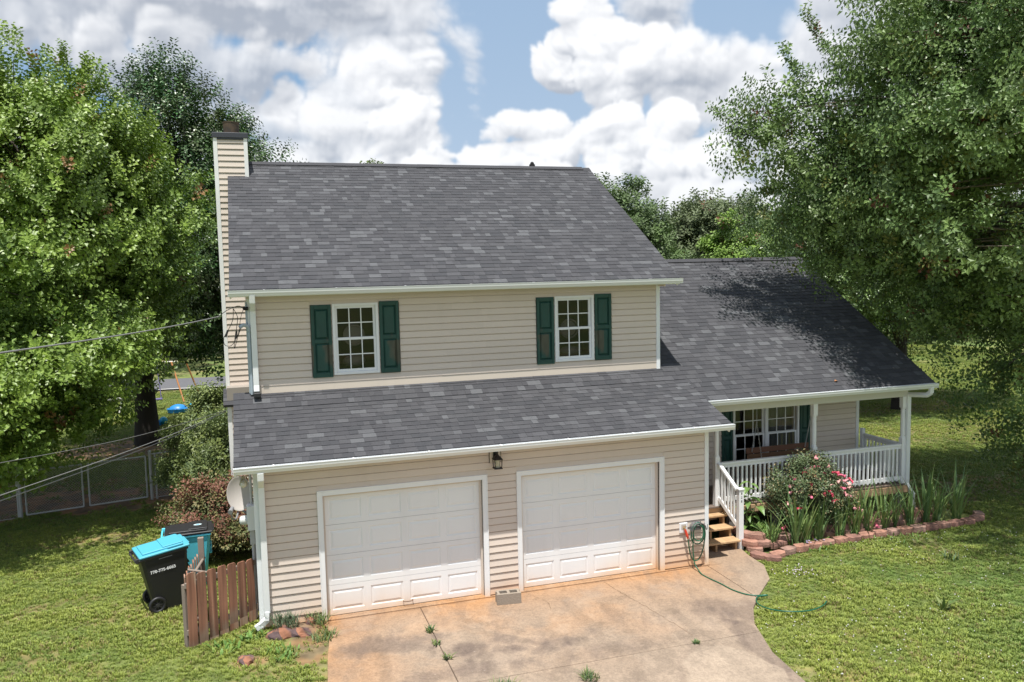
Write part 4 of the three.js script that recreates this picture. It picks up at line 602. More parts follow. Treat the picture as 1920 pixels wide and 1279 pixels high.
{
  const r = rng(77);
  const t = thing('garden_edging', 'long curved front row of red concrete edging stones along the flower bed', 'garden edging');
  const c = new THREE.CatmullRomCurve3([[9.70, .13], [9.95, .05], [10.8, -.10], [11.9, -.17], [13.0, -.21], [14.1, -.19], [15.0, -.21], [15.45, -.32], [15.66, -.60]].map(([x, z]) => V(x, 0, z))), n = Math.round(c.getLength() / .345);
  for (let i = 0; i < n; i++) { const p = c.getPointAt((i + .5) / n), q = c.getTangentAt((i + .5) / n), m = part(t, 'stone', stoneGs[i % 4], stoneMs[Math.floor(r() * 4)]); m.position.set(p.x, -.035 + (r() - .5) * .02 + .012, p.z + (r() - .5) * .03); m.rotation.set((r() - .5) * .08, Math.atan2(-q.z, q.x) + (r() - .5) * .16, (r() - .5) * .10); }
  const u = thing('retaining_stones', 'stacked red edging stones of the raised bed from the steps along the porch', 'garden edging');
  const put = (x, y, z, a) => { const m = part(u, 'stone', stoneGs[Math.floor(r() * 4)], stoneMs[Math.floor(r() * 4)]); m.position.set(x, y, z); m.rotation.set((r() - .5) * .07, a + (r() - .5) * .14, (r() - .5) * .06); };
  put(9.62, -.03, -.33, -.95); put(9.50, -.04, -.02, -.95); put(9.66, -.045, .20, -.6); put(9.58, .08, -.45, -1.0); put(9.80, .075, -.36, -.25); put(9.62, .19, -.62, -1.0); put(9.78, .185, -.50, -.5); put(9.60, .185, -.90, -1.35); put(10.12, .01, -.36, .05);
  const d = new THREE.CatmullRomCurve3([[10.12, -.46], [10.5, -.50], [10.9, -.64], [11.7, -.63], [12.4, -.55], [13.2, -.66], [13.9, -.74], [14.5, -.80]].map(([x, z]) => V(x, 0, z))), k = 13;
  for (let i = 0; i < k; i++) { const p = d.getPointAt((i + .5) / k), q = d.getTangentAt((i + .5) / k), a = Math.atan2(-q.z, q.x); put(p.x, -.02, p.z + .03, a); put(p.x + .14, .095, p.z - .02, a); }
  // raised soil behind them
  const soil = (name, pts, y) => { const s = new THREE.Shape(pts.map(([x, z]) => new THREE.Vector2(x, -z))), g = new THREE.ExtrudeGeometry(s, { depth: .3, bevelEnabled: true, bevelSize: .05, bevelThickness: .03, bevelSegments: 2 }).rotateX(-Math.PI / 2).translate(0, y - .33, 0), m = new THREE.Mesh(g, std([.13, .075, .05], 1)); m.name = name; m.userData.kind = 'structure'; m.receiveShadow = true; scene.add(m); };
  soil('soil', [[9.72, -.85], [9.9, -.62], [10.5, -.62], [11, -.75], [12, -.70], [13.2, -.76], [14.5, -.90], [14.45, -1.12], [9.7, -1.12]], .175);
}
// ---- plants
const leafM = (rough = .55, tr = .3, extra = {}) => new THREE.MeshPhysicalMaterial({ color: 0xffffff, roughness: rough, transmission: tr, thickness: 0, side: THREE.DoubleSide, specularIntensity: .9, ...extra });
function leafTris(P, b, dir, up, len, wid, fold = .25, droop = .15) { // a folded lozenge leaf from b along dir
  const d = dir.clone().normalize(), s = V(0, 0, 0).crossVectors(d, up).normalize(), n = V(0, 0, 0).crossVectors(s, d).normalize();
  const t = b.clone().addScaledVector(d, len).addScaledVector(n, -droop * len), m = b.clone().addScaledVector(d, len * .45), l = m.clone().addScaledVector(s, wid / 2).addScaledVector(n, fold * wid / 2), r = m.clone().addScaledVector(s, -wid / 2).addScaledVector(n, fold * wid / 2);
  P.push(b.x, b.y, b.z, r.x, r.y, r.z, t.x, t.y, t.z, b.x, b.y, b.z, t.x, t.y, t.z, l.x, l.y, l.z);
}
function geoFrom(P) { const g = new THREE.BufferGeometry(); g.setAttribute('position', new THREE.Float32BufferAttribute(P, 3)); g.computeVertexNormals(); return g; }
const Y = V(0, 1, 0);
function sprig(seed, n, len, leaf, ratio, spread = 1) { // twig along +y set with leaves
  const r = rng(seed), P = []; for (let i = 0; i < n; i++) { const f = (i + .6) / n, a = i * 2.4 + r() * .8, y = f * len, d = V(Math.cos(a), .25 + .5 * f + (r() - .5) * .5, Math.sin(a)).normalize(), L = leaf * (.7 + r() * .55); leafTris(P, V(Math.cos(a) * .02 * spread, y, Math.sin(a) * .02 * spread).addScaledVector(d, .03 * spread), d, V(r() - .5, 1, r() - .5), L, L * ratio, .15 + r() * .35, r() * .35); }
  const w = .004; P.push(-w, 0, 0, w, 0, 0, 0, len * .9, 0, 0, 0, -w, 0, 0, w, 0, len * .9, 0); return geoFrom(P); }
const rotTo = (dir, spin) => new THREE.Quaternion().setFromUnitVectors(Y, dir.clone().normalize()).multiply(new THREE.Quaternion().setFromAxisAngle(Y, spin));
function instanced(parent, name, geo, mat, items) { const m = new THREE.InstancedMesh(geo, mat, items.length), M = new THREE.Matrix4(); items.forEach((q, i) => { M.compose(q.p, q.q, V(q.s, q.s, q.s)); m.setMatrixAt(i, M); m.setColorAt(i, q.c); }); m.name = name; m.castShadow = m.receiveShadow = true; m.userData.kind = 'stuff'; parent.add(m); return m; }
const barkMap = tex(256, (u, v) => { const n = fbm(u * 26, v * 5, 4), s = 1 + .8 * n; return [.085 * s, .070 * s, .056 * s]; });
const barkM = std([1, 1, 1], .95, { map: barkMap }), barkLightM = std([1.7, 1.7, 1.7], .9, { map: barkMap });
function limb(pts, r0, r1, seg, sides) { const c = new THREE.CatmullRomCurve3(pts), g = new THREE.TubeGeometry(c, seg, 1, sides), p = g.attributes.position; for (let i = 0; i <= seg; i++) { const o = c.getPointAt(i / seg), r = mix(r0, r1, Math.pow(i / seg, .8)); for (let k = 0; k <= sides; k++) { const j = i * (sides + 1) + k; p.setXYZ(j, o.x + (p.getX(j) - o.x) * r, o.y + (p.getY(j) - o.y) * r, o.z + (p.getZ(j) - o.z) * r); } } g.computeVertexNormals(); const uv = g.attributes.uv; for (let i = 0; i < uv.count; i++) uv.setXY(i, uv.getY(i), uv.getX(i) * c.getLength() * .3); return g; }
// a tree: trunk and limbs reach to clusters of sprigs spread through the crown's lobes
function tree(o) {
  const r = rng(o.seed), t = thing(o.name, o.label, 'tree', [o.x, groundY(o.x, o.z) - .05, o.z], 0, o.group), base = V(o.x, groundY(o.x, o.z) - .05, o.z);
  const cl = [], tot = o.lobes.reduce((s, l) => s + (l[7] ?? 1) * Math.pow(l[3] * l[4] * l[5], 2 / 3), 0), C = o.lobes[0];
  for (const l of o.lobes) { const n = Math.max(2, Math.round(o.clusters * (l[7] ?? 1) * Math.pow(l[3] * l[4] * l[5], 2 / 3) / tot)); for (let i = 0; i < n; i++) { const z = r() * 2 - 1, a = r() * 6.2832, q = Math.sqrt(1 - z * z), k = Math.pow(r(), .42) * (l[6] ?? 1), wob = 1 + .20 * n3(q * Math.cos(a) * 2.2 + o.seed, z * 2.2, q * Math.sin(a) * 2.2); const p = V(l[0] + q * Math.cos(a) * l[3] * k * wob, l[1] + z * l[4] * k * wob, l[2] + q * Math.sin(a) * l[5] * k * wob); if (o.cull && o.cull(p)) continue; cl.push({ p, k, out: V(q * Math.cos(a), z, q * Math.sin(a)), f: l[8] }); } }
  const th = o.trunkH, fork = V(base.x + (o.lean?.[0] ?? 0), base.y + th, base.z + (o.lean?.[1] ?? 0)), gs = [];
  gs.push(limb([base, base.clone().lerp(fork, .12), base.clone().lerp(fork, .55).add(V((r() - .5) * .1, 0, (r() - .5) * .1)), fork], o.trunkR * 1.25, o.trunkR * .82, 12, 12));
  const nl = o.limbs ?? 6, heads = []; for (let i = 0; i < nl; i++) { const a = i / nl * 6.283 + r(), k = .30 + r() * .35, top = V(C[0] + Math.cos(a) * C[3] * k, C[1] + C[4] * (-.15 + r() * .7), C[2] + Math.sin(a) * C[5] * k), mid = fork.clone().lerp(top, .5).add(V((r() - .5) * .6, .5, (r() - .5) * .6)); const pts = [fork.clone().add(V(0, -.15, 0)), fork.clone().lerp(mid, .5), mid, top]; gs.push(limb(pts, o.trunkR * .55, o.trunkR * .10, 12, 7)); heads.push(new THREE.CatmullRomCurve3(pts)); }
  for (const c of cl) { let best = null, bd = 1e9; for (const h of heads) for (const f of [.25, .45, .65, .85, 1]) { const p = h.getPointAt(f), d = p.distanceTo(c.p) + Math.max(0, p.y - c.p.y) * .6; if (d < bd) { bd = d; best = p; } } if (r() < (o.twigs ?? .6)) { const m = best.clone().lerp(c.p, .5).add(V((r() - .5) * .35, (r() - .3) * .3, (r() - .5) * .35)); gs.push(limb([best, m, c.p.clone()], Math.min(.06, o.trunkR * .16), .006, 5, 4)); } c.from = best; }
  const loc = (g) => g.translate(-base.x, -base.y, -base.z);
  part(t, 'trunk', gs.map(loc), o.bark ?? barkM);
  const items = []; for (const c of cl) { const R = (o.cr ?? .8) * (.65 + r() * .7), n = Math.round(o.per * (.7 + r() * .6)), up = c.p.clone().sub(c.from ?? V(C[0], C[1], C[2])).normalize(), hue = r(), sun = clamp((c.p.y - C[1]) / C[4] * .5 + .5);  // sun is height within the crown; maple leaves get lighter upwards as new growth
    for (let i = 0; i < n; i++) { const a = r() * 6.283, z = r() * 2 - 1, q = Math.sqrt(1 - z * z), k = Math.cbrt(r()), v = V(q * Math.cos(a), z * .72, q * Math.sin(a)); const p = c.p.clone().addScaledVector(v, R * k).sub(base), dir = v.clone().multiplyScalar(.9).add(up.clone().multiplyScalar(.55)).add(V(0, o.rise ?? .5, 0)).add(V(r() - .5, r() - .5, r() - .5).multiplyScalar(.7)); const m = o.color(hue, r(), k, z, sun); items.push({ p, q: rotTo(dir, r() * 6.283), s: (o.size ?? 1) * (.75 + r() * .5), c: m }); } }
  for (const s of o.shoots ?? []) { const n = 26, [a, b] = [V(...s[0]), V(...s[1])]; gs.length = 0; for (let i = 0; i < n; i++) { const f = i / n, p = a.clone().lerp(b, f).add(V((r() - .5) * .25 * (1 - f) + .02, (r() - .5) * .22 * (1 - f), (r() - .5) * .25 * (1 - f))).sub(base); items.push({ p, q: rotTo(b.clone().sub(a).normalize().add(V((r() - .5) * .9, (r() - .5) * .9, (r() - .5) * .9)), r() * 6.28), s: (o.size ?? 1) * .8, c: o.color(.5, r(), 1, .5, .7) }); } }
  instanced(t, 'crown', o.sprig, o.leaf, items); return t;
}
const mapleSprig = sprig(3, 17, .40, .092, .9), pearSprig = sprig(5, 15, .42, .088, .72), darkSprig = sprig(6, 15, .42, .098, .72), farSprig = sprig(9, 12, .5, .16, .8), bushSprig = sprig(11, 16, .26, .055, .6), roseSprig = sprig(12, 12, .20, .045, .62);
const mapleLeaf = leafM(.45, .38), pearLeaf = leafM(.42, .32, { specularIntensity: .6 }), darkLeaf = leafM(.38, .22), farLeaf = leafM(.6, .3);
const C3 = (r, g, b, s = 1) => lin(r * s, g * s, b * s);
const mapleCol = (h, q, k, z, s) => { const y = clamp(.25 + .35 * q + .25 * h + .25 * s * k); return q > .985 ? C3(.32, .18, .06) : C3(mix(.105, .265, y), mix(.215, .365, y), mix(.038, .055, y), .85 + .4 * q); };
const pearCol = (h, q, k, z, s) => q > .988 ? C3(.17, .07, .035) : q > .95 ? C3(.19, .21, .05) : C3(mix(.110, .185, h * .6 + q * .4), mix(.190, .265, h * .5 + q * .5), mix(.062, .078, h), .8 + .5 * q);
const darkCol = (h, q, k, z, s) => C3(mix(.060, .105, h), mix(.12, .17, q), mix(.042, .050, h), .8 + .4 * q);
const midCol = (tr, tg, tb) => (h, q, k, z, s) => q > .985 ? C3(.20, .09, .04) : C3(tr, tg, tb, (.65 + .45 * q + .3 * h) * 1.85);

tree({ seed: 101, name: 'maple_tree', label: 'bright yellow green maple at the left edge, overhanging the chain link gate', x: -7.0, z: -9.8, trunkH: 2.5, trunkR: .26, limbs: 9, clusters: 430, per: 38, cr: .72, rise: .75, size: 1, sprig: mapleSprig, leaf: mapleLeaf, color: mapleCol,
  lobes: [[-6.4, 6.1, -9.8, 4.6, 4.7, 4.6, 1, 1.1], [-4.0, 8.3, -10.4, 1.9, 2.7, 1.8, 1, 1.2], [-5.4, 9.4, -9.8, 1.4, 1.8, 1.5, 1, 1.2], [-7.8, 8.3, -9.4, 2, 2.7, 2, 1, 1], [-2.7, 6.6, -10.6, 1.9, 1.9, 1.7, 1, 1.2], [-3.2, 4.6, -10.2, 1.7, 1.3, 1.6, 1, 1.1], [-5.4, 3.2, -5.6, 1.6, .9, 1.5, 1, 1.0], [-4.4, 3.0, -8.6, 1.1, .7, 1.1, 1, .8], [-7.5, 3.8, -6.0, 2.4, 1.6, 2.4, 1, 1], [-5.6, 2.0, -8.2, 1.3, .6, 1, 1, 1.1], [-4.4, 2.6, -7.4, 1.2, .55, .9, 1, 1], [-3.9, 4.0, -6.6, 1.6, .9, 1.4, 1, 1], [-5.0, 1.9, -6.8, 1.0, .6, .9, 1, .6]],
  shoots: [[[-4, 10.30, -10], [-4.1, 11.50, -10]], [[-3.8, 10.20, -10], [-3.6, 11.20, -10]], [[-5.6, 10.60, -10], [-5.7, 11.80, -10]], [[-4.8, 10.00, -10], [-4.75, 11.10, -10]], [[-3.3, 9.40, -10], [-3.0, 10.40, -10]], [[-6.6, 10.40, -10], [-6.7, 11.40, -10]], [[-2.5, 7.70, -10.5], [-2.1, 8.70, -10.5]]] });
tree({ seed: 202, name: 'pear_tree', label: 'dark green broad tree behind the maple with its trunk by the play set', x: -3.55, z: -17.1, trunkH: 2.2, trunkR: .37, limbs: 9, clusters: 240, per: 44, cr: .85, rise: .8, sprig: darkSprig, leaf: darkLeaf, color: darkCol, size: 1.15, bark: std([.035, .03, .026], .95),
  lobes: [[-2.9, 7.2, -16.8, 4.0, 4.6, 4.0, 1, 1.2], [-2.2, 10.6, -16.8, 2.0, 2.1, 2.0, 1, 1], [-1.1, 8.3, -16.6, 1.7, 2.4, 2, 1, 1], [-5, 8.4, -17, 2.2, 2.6, 2, 1, .9], [-1.0, 5.0, -16.2, 1.8, 1.4, 1.8, 1, .8], [-5.2, 4.8, -16.5, 2.4, 1.2, 2, 1, .8], [-.3, 9.0, -17.2, .9, 1.7, 1.0, 1, .6], [-1.4, 3.7, -16.0, 2.0, 1.0, 1.5, 1, 1.2], [.0, 3.9, -16.6, 1.3, 1.1, 1.4, 1, 1], [-.6, 5.8, -16.2, 1.5, 1.2, 1.5, 1, 1]] });
tree({ seed: 303, name: 'pear_tree', label: 'huge glossy leaved tree at the right edge shading the end of the wing roof', x: 20.6, z: -1.6, trunkH: 3.0, trunkR: .42, limbs: 12, clusters: 520, per: 34, cr: .84, rise: .25, sprig: pearSprig, leaf: pearLeaf, color: pearCol, size: 1.0, bark: barkLightM, twigs: .75,
  lobes: [[20, 9.6, .5, 8.2, 6.0, 3.5, 1, 1.0], [18.2, 9.6, -1.3, 4.4, 4.4, 1.7, 1, .9], [14.9, 9.2, -2.0, 2.4, 2.6, 1.8, 1, 1.2], [13.1, 7.6, -.5, 1.4, 1.2, 1.0, 1, 1.0], [14.8, 8.2, -.3, 1.9, 1.6, 1.3, 1, 1.0], [12.5, 8.7, -3.0, 1.4, 1.2, 1.0, 1, 1.1], [13.6, 7.4, -2.8, 1.9, 1.3, 1.4, 1, 1.3], [14.8, 6.2, -2.4, 1.9, 1.1, 1.6, 1, 1.2], [16.6, 5.2, -2.2, 2.2, 1.5, 2.0, 1, 1.2], [16.0, 12.2, -2, 2.2, 2.0, 1.8, 1, .9], [18.3, 4.8, -2.0, 1.6, 1.2, 1.6, 1, .8], [16.5, 2.5, -1.0, 1.0, .9, .8, 1, .45], [17.4, 2.0, -1.0, 1.0, 1.2, .9, 1, .5], [17.9, 3.4, -1.6, 1.5, 1.1, 1.0, 1, .5], [14.2, 9.4, 3.6, 1.5, 1.6, 1.8, 1, .5], [16.6, 8.2, 3.2, 2.6, 2, 2, 1, .6]],
  shoots: [[[11.6, 8.8, -3.1], [10.45, 9.3, -3.2]], [[11.9, 8.6, -3.1], [10.9, 8.9, -3.2]], [[12.6, 9.7, -2.6], [11.7, 10.5, -2.4]], [[12.9, 10.4, -2.4], [12.2, 11.3, -2.3]], [[12.5, 7.6, -2.8], [11.5, 7.5, -2.9]], [[13.4, 6.2, -2.4], [12.4, 5.7, -2.4]], [[13.2, 12.2, -2], [12.5, 13.0, -2]]], cull: (p) => (p.x < 14.9 && p.y < 3.2 - (p.z + .8) * .6 + 1.0) || (p.z < -3.6 && p.y < 5) });
const bg = (seed, x, z, h, w, col, label, name = 'background_tree', group, low = .12, clusters = 90) => tree({ seed, name, label, group, x, z, trunkH: h * .22, trunkR: .22, limbs: 6, clusters, per: 34, cr: w * .20, rise: .8, sprig: farSprig, leaf: farLeaf, color: col, size: w > 3.5 ? 1.05 : .85, twigs: .3, lobes: [[x, h * (.5 + low / 2), z, w, h * (.5 - low / 2), w, 1, 1], [x - w * .4, h * .70, z, w * .55, h * .24, w * .5, 1, .8], [x + w * .35, h * .62, z, w * .6, h * .26, w * .5, 1, .8]] });
bg(401, 17.9, -24, 9.9, 3.4, midCol(.062, .098, .030), 'rounded green tree rising behind the slope of the upper roof', 'background_tree', null, .0, 150);
bg(402, 28.3, -32, 10.6, 4.6, midCol(.075, .098, .040), 'olive green tree in the gap above the wing roof ridge', 'background_tree', null, .0, 150);
bg(403, 22.6, -20, 7.9, 2.2, midCol(.115, .180, .030), 'small bright lime green tree just above the wing roof ridge', 'background_tree', null, .0, 90);
bg(404, 25.5, -21.5, 8.6, 2.8, midCol(.050, .085, .028), 'deep green tree between the lime green tree and the large right tree', 'background_tree', null, .0, 100);
bg(405, 31, -44, 8.6, 5, midCol(.070, .098, .040), 'distant tree filling the notch between the two trees behind the wing', 'background_tree', null, .0, 100);
bg(406, 7.1, -34, 11.9, 2.6, midCol(.075, .105, .030), 'tree whose tip alone shows over the main ridge', 'background_tree');
tree({ seed: 501, name: 'yard_tree', label: 'dark tree in the right back yard, trunk seen past the corner post', x: 24.1, z: -12.1, trunkH: 2.6, trunkR: .27, limbs: 8, clusters: 230, per: 40, cr: .85, rise: .5, sprig: darkSprig, leaf: darkLeaf, color: pearCol, size: 1.2, bark: std([.04, .034, .03], .95), lobes: [[24, 6.6, -12.5, 5.0, 4.2, 4, 1, 1.2], [20.6, 5.0, -12, 2.6, 2.2, 2.4, 1, 1.1], [27, 4.6, -12, 2.6, 1.6, 2.4, 1, 1]] });
[[36, -30, 9, 5, .07, .115, .03], [47, -34, 10, 6, .075, .12, .03], [58, -36, 9, 6, .08, .125, .03], [40, -48, 11, 6, .06, .1, .03], [54, -52, 12, 7, .06, .1, .03], [70, -50, 12, 7, .06, .1, .03], [20, -52, 9, 6, .06, .095, .03], [10, -55, 9, 6, .06, .095, .03]].forEach(([x, z, h, w, a, b, c], i) => bg(600 + i, x, z, h, w, midCol(a, b, c), 'tree of the far row behind the lawn on the right', 'boundary_tree', 'trees of the far row on the right', .0, 70));
[[-8, -40, 9, 5, .07, .11, .03], [-15, -36, 10, 5, .06, .10, .03], [-22, -30, 11, 6, .06, .10, .03], [-14, -50, 12, 7, .06, .1, .03], [-1, -48, 8, 5, .065, .1, .03], [-26, -20, 11, 6, .06, .10, .03], [-30, -44, 13, 7, .06, .1, .03]].forEach(([x, z, h, w, a, b, c], i) => bg(700 + i, x, z, h, w, midCol(a, b, c), 'tree of the far row glimpsed behind the left trees', 'boundary_tree', 'trees of the far row on the left', .0, 70));
// ---- shrubs
function shrub(name, label, seed, x, z, lobes, geo, leaf, col, clusters, per, cr, y0 = 0, extra) { const r = rng(seed), t = thing(name, label, 'shrub', [x, y0, z]), st = [], items = [], tot = lobes.reduce((s, l) => s + l[3] * l[4] * l[5], 0); for (const l of lobes) for (let i = 0, n = Math.max(2, Math.round(clusters * l[3] * l[4] * l[5] / tot)); i < n; i++) { const zz = r() * 2 - 1, a = r() * 6.283, q = Math.sqrt(1 - zz * zz), k = Math.pow(r(), .4), p = V(l[0] - x + q * Math.cos(a) * l[3] * k, l[1] + zz * l[4] * k, l[2] - z + q * Math.sin(a) * l[5] * k); if (r() < .5) st.push(limb([V((r() - .5) * .2, 0, (r() - .5) * .2), p.clone().multiplyScalar(.5).add(V((r() - .5) * .15, .1, (r() - .5) * .15)), p], .014, .004, 4, 4)); const h = r(); for (let j = 0; j < per; j++) { const v = V(r() - .5, r() - .5, r() - .5).multiplyScalar(2 * cr), d = V(q * Math.cos(a), zz * .5 + .7, q * Math.sin(a)).add(V(r() - .5, r() - .5, r() - .5)); items.push({ p: p.clone().add(v), q: rotTo(d, r() * 6.28), s: .75 + r() * .5, c: col(h, r(), k, zz, 1) }); } } part(t, 'stems', st, barkM); instanced(t, 'foliage', geo, leaf, items); return t; }
shrub('privet_bush', 'tall pale green bush against the left house wall behind the gate', 21, -1.2, -7.2, [[-1.15, 1.25, -8.2, .85, 1.25, 1.0], [-.75, 1.3, -6.2, .65, 1.3, .9], [-.85, 2.2, -7.8, .65, .75, .9], [-1.1, .8, -6.6, .6, .8, .6]], sprig(13, 16, .3, .075, .62), leafM(.5, .25), (h, q) => C3(mix(.13, .23, q), mix(.185, .28, q), mix(.06, .09, h), .7 + .5 * h), 95, 42, .26);
shrub('barberry_bush', 'reddish bronze bush behind the wheeled bins', 22, -.85, -4.1, [[-.85, .66, -4.1, .74, .64, .66], [-.4, .55, -3.8, .44, .52, .45], [-.6, 1.05, -4.2, .45, .36, .4]], bushSprig, leafM(.6, .2), (h, q, k, z) => (z > .1 && q < .62 ? C3(.25, .11, .07, .7 + .5 * h) : q > .75 ? C3(.24, .21, .08) : C3(.105, .125, .04, .7 + .6 * h)), 70, 36, .20);
{
  const rose = shrub('rose_bush', 'bushy rose with pink blooms in front of the porch railing', 23, 11.25, -.86, [[11.15, .80, -.82, .74, .54, .34], [11.75, .58, -.76, .42, .44, .3], [11.4, 1.12, -.86, .32, .32, .24]], roseSprig, leafM(.5, .2), (h, q) => q > .84 ? C3(.27, .22, .10) : C3(.125, .175, .075, .7 + .6 * q), 85, 30, .16, .17);
  const r = rng(55), bloomG = (() => { const l = []; for (let i = 0; i < 9; i++) { const a = i * 2.4, k = .010 + i * .003, g = new THREE.SphereGeometry(.020 + i * .0018, 6, 4, 0, 2.2, .3, 1.3).rotateY(a).rotateX(.2); l.push(g.translate(Math.cos(a) * k, i * -.001, Math.sin(a) * k)); } return join(l); })();
  const ms = [[.66, .14, .22], [.72, .30, .33], [.74, .42, .38], [.75, .08, .14]].map((c) => std(c, .6, { side: THREE.DoubleSide }));
  [[1.55, -.05, .35], [-.62, .92, .2], [-.4, 1.12, .25], [-.25, 1.32, .2], [-.05, 1.2, .35], [.1, 1.62, .1], [.25, 1.05, .42], [.45, 1.28, .3], [.62, 1.2, .3], [.70, 1.1, .34], [.72, 1.02, .36], [.9, 1.05, .25], [.55, .95, .42], [.6, .82, .44], [-.75, .7, .25], [-.55, .6, .4], [-.3, .85, .44], [.95, .45, .4], [1.0, .4, .42], [.05, .9, .45], [-.5, 1.2, .1], [-.15, 1.4, .15], [.85, .9, .3], [.3, .7, .47], [-.9, .2, .35], [-.6, 1.05, .18], [-.45, .95, .3], [-.1, 1.28, .3], [.15, 1.3, .28], [.35, 1.42, .2], [.5, 1.1, .36], [-.2, 1.1, .36], [.05, 1.42, .18], [.78, .75, .38], [-.7, .45, .3], [.2, .88, .46]].forEach(([x, y, z], i) => { const b = part(rose, 'rose_bloom', bloomG, ms[i % 4]); b.position.set(x * .95, y * .94, z + .07); b.rotation.set(r() * .8, r() * 6, r() * .5); b.scale.setScalar(1.0 + r() * .45); });
}
// sword leaved clumps
const bladeM = [[.18, .285, .08], [.14, .24, .085], [.25, .33, .11]].map((c) => new THREE.MeshPhysicalMaterial({ color: lin(...c), roughness: .5, transmission: .25, thickness: 0, side: THREE.DoubleSide }));
function blade(len, wid, lean, dir, bend, seg = 7) { const P = [], pt = (f) => { const b = lean * f + bend * f * f * f; return V(Math.cos(dir) * b * len, len * f * Math.sqrt(Math.max(.1, 1 - lean * lean * .4)) - bend * f * f * f * len * .5, Math.sin(dir) * b * len); }, s = V(-Math.sin(dir), 0, Math.cos(dir)); for (let i = 0; i < seg; i++) { const a = i / seg, b = (i + 1) / seg, w = (f) => wid * (.55 + .9 * f * (1 - f) * 2) * (1 - f ** 4) / 2, p = pt(a), q = pt(b), A = p.clone().addScaledVector(s, w(a)), B = p.clone().addScaledVector(s, -w(a)), D = q.clone().addScaledVector(s, w(b)), F = q.clone().addScaledVector(s, -w(b)); for (const t of [A, B, D, B, F, D]) P.push(t.x, t.y, t.z); } return geoFrom(P); }
function irisPlant(seed, h, n) { const r = rng(seed), t = new THREE.Group(); for (let i = 0; i < n; i++) { const m = new THREE.Mesh(blade(h * (.6 + r() * .55), .030 + r() * .018, .08 + r() * .40, r() * 6.283, r() < .35 ? r() * .6 : r() * .12), bladeM[Math.floor(r() * 3)]); m.name = 'leaf'; m.castShadow = m.receiveShadow = true; m.position.set((r() - .5) * .16, 0, (r() - .5) * .14); t.add(m); } return t; }
const irisV = [irisPlant(1, 1.15, 26), irisPlant(2, 1.2, 28), irisPlant(3, 1.1, 24)];
[[10.03, -.36, .78, 'short sword leaved clump nearest the porch steps'], [10.55, -.30, 1.05, 'tall sword leaved clump left in front of the rose bush'], [10.83, -.32, .95, 'sword leaved clump directly below the rose blooms'], [11.2, -.36, .9, 'sword leaved clump at the right foot of the rose bush'], [11.75, -.42, .86, 'thin sword leaved clump right beside the rose bush'], [12.15, -.44, 1.05, 'tall sword leaved clump before the middle of the railing'], [12.5, -.46, 1.0, 'dense sword leaved clump just right of the railing middle'], [12.95, -.5, .95, 'sword leaved clump three before the corner post'], [13.3, -.55, .82, 'sword leaved clump with arching leaves near the corner post'], [13.72, -.56, .95, 'light sword leaved clump in front of the porch corner post'], [14.22, -.60, 1.05, 'sword leaved clump right of the porch downspout'], [14.50, -.55, .95, 'sword leaved clump with a curled leaf beyond the porch corner'], [14.98, -.56, 1.08, 'rightmost sword leaved clump at the end of the bed']].forEach(([x, z, s, label], i) => { const t = irisV[i % 3].clone(); t.name = numbered('iris_plant'); t.position.set(x, -.02, z); t.rotation.y = i * 1.7; t.scale.setScalar(s); tag(t, label, 'plant', 'sword leaved plants along the bed'); scene.add(t); });
{ // big leaved plant by the newel
  const t = thing('pokeweed_plant', 'tall plant with large oval leaves between the steps and the railing', 'plant', [9.74, .15, -.86]), r = rng(66), m = new THREE.MeshPhysicalMaterial({ color: lin(.15, .26, .06), roughness: .45, transmission: .25, thickness: 0, side: THREE.DoubleSide });
  part(t, 'stem', [limb([V(0, 0, 0), V(.02, .5, .02), V(.10, 1.15, .0)], .018, .006, 8, 6), limb([V(0, .2, 0), V(.12, .5, .08), V(.26, .8, .12)], .012, .005, 6, 5)], std([.13, .16, .06], .6));
  for (let i = 0; i < 26; i++) { const f = .15 + .85 * i / 26, a = i * 2.4, L = .20 + r() * .12, P = [], b = i % 4 === 3 ? V(.26 * f, .8 * f, .12 * f) : V(.10 * f, 1.15 * f, 0), d = V(Math.cos(a), .25, Math.sin(a)), s = V(-Math.sin(a), 0, Math.cos(a)); const pt = (g) => b.clone().addScaledVector(d, L * g).add(V(0, -g * g * L * .6, 0)); for (let k = 0; k < 6; k++) { const u = k / 6, v = (k + 1) / 6, w = (g) => L * .5 * Math.sin(Math.PI * Math.pow(g, .8)) / 2 + .002; const p = pt(u), q = pt(v); for (const e of [1, -1]) { const A = p.clone().addScaledVector(s, e * w(u)).add(V(0, w(u) * .35, 0)), B = q.clone().addScaledVector(s, e * w(v)).add(V(0, w(v) * .35, 0)); for (const z of [p, A, q, A, B, q]) P.push(z.x, z.y, z.z); } } part(t, 'leaf', geoFrom(P), m); }
}

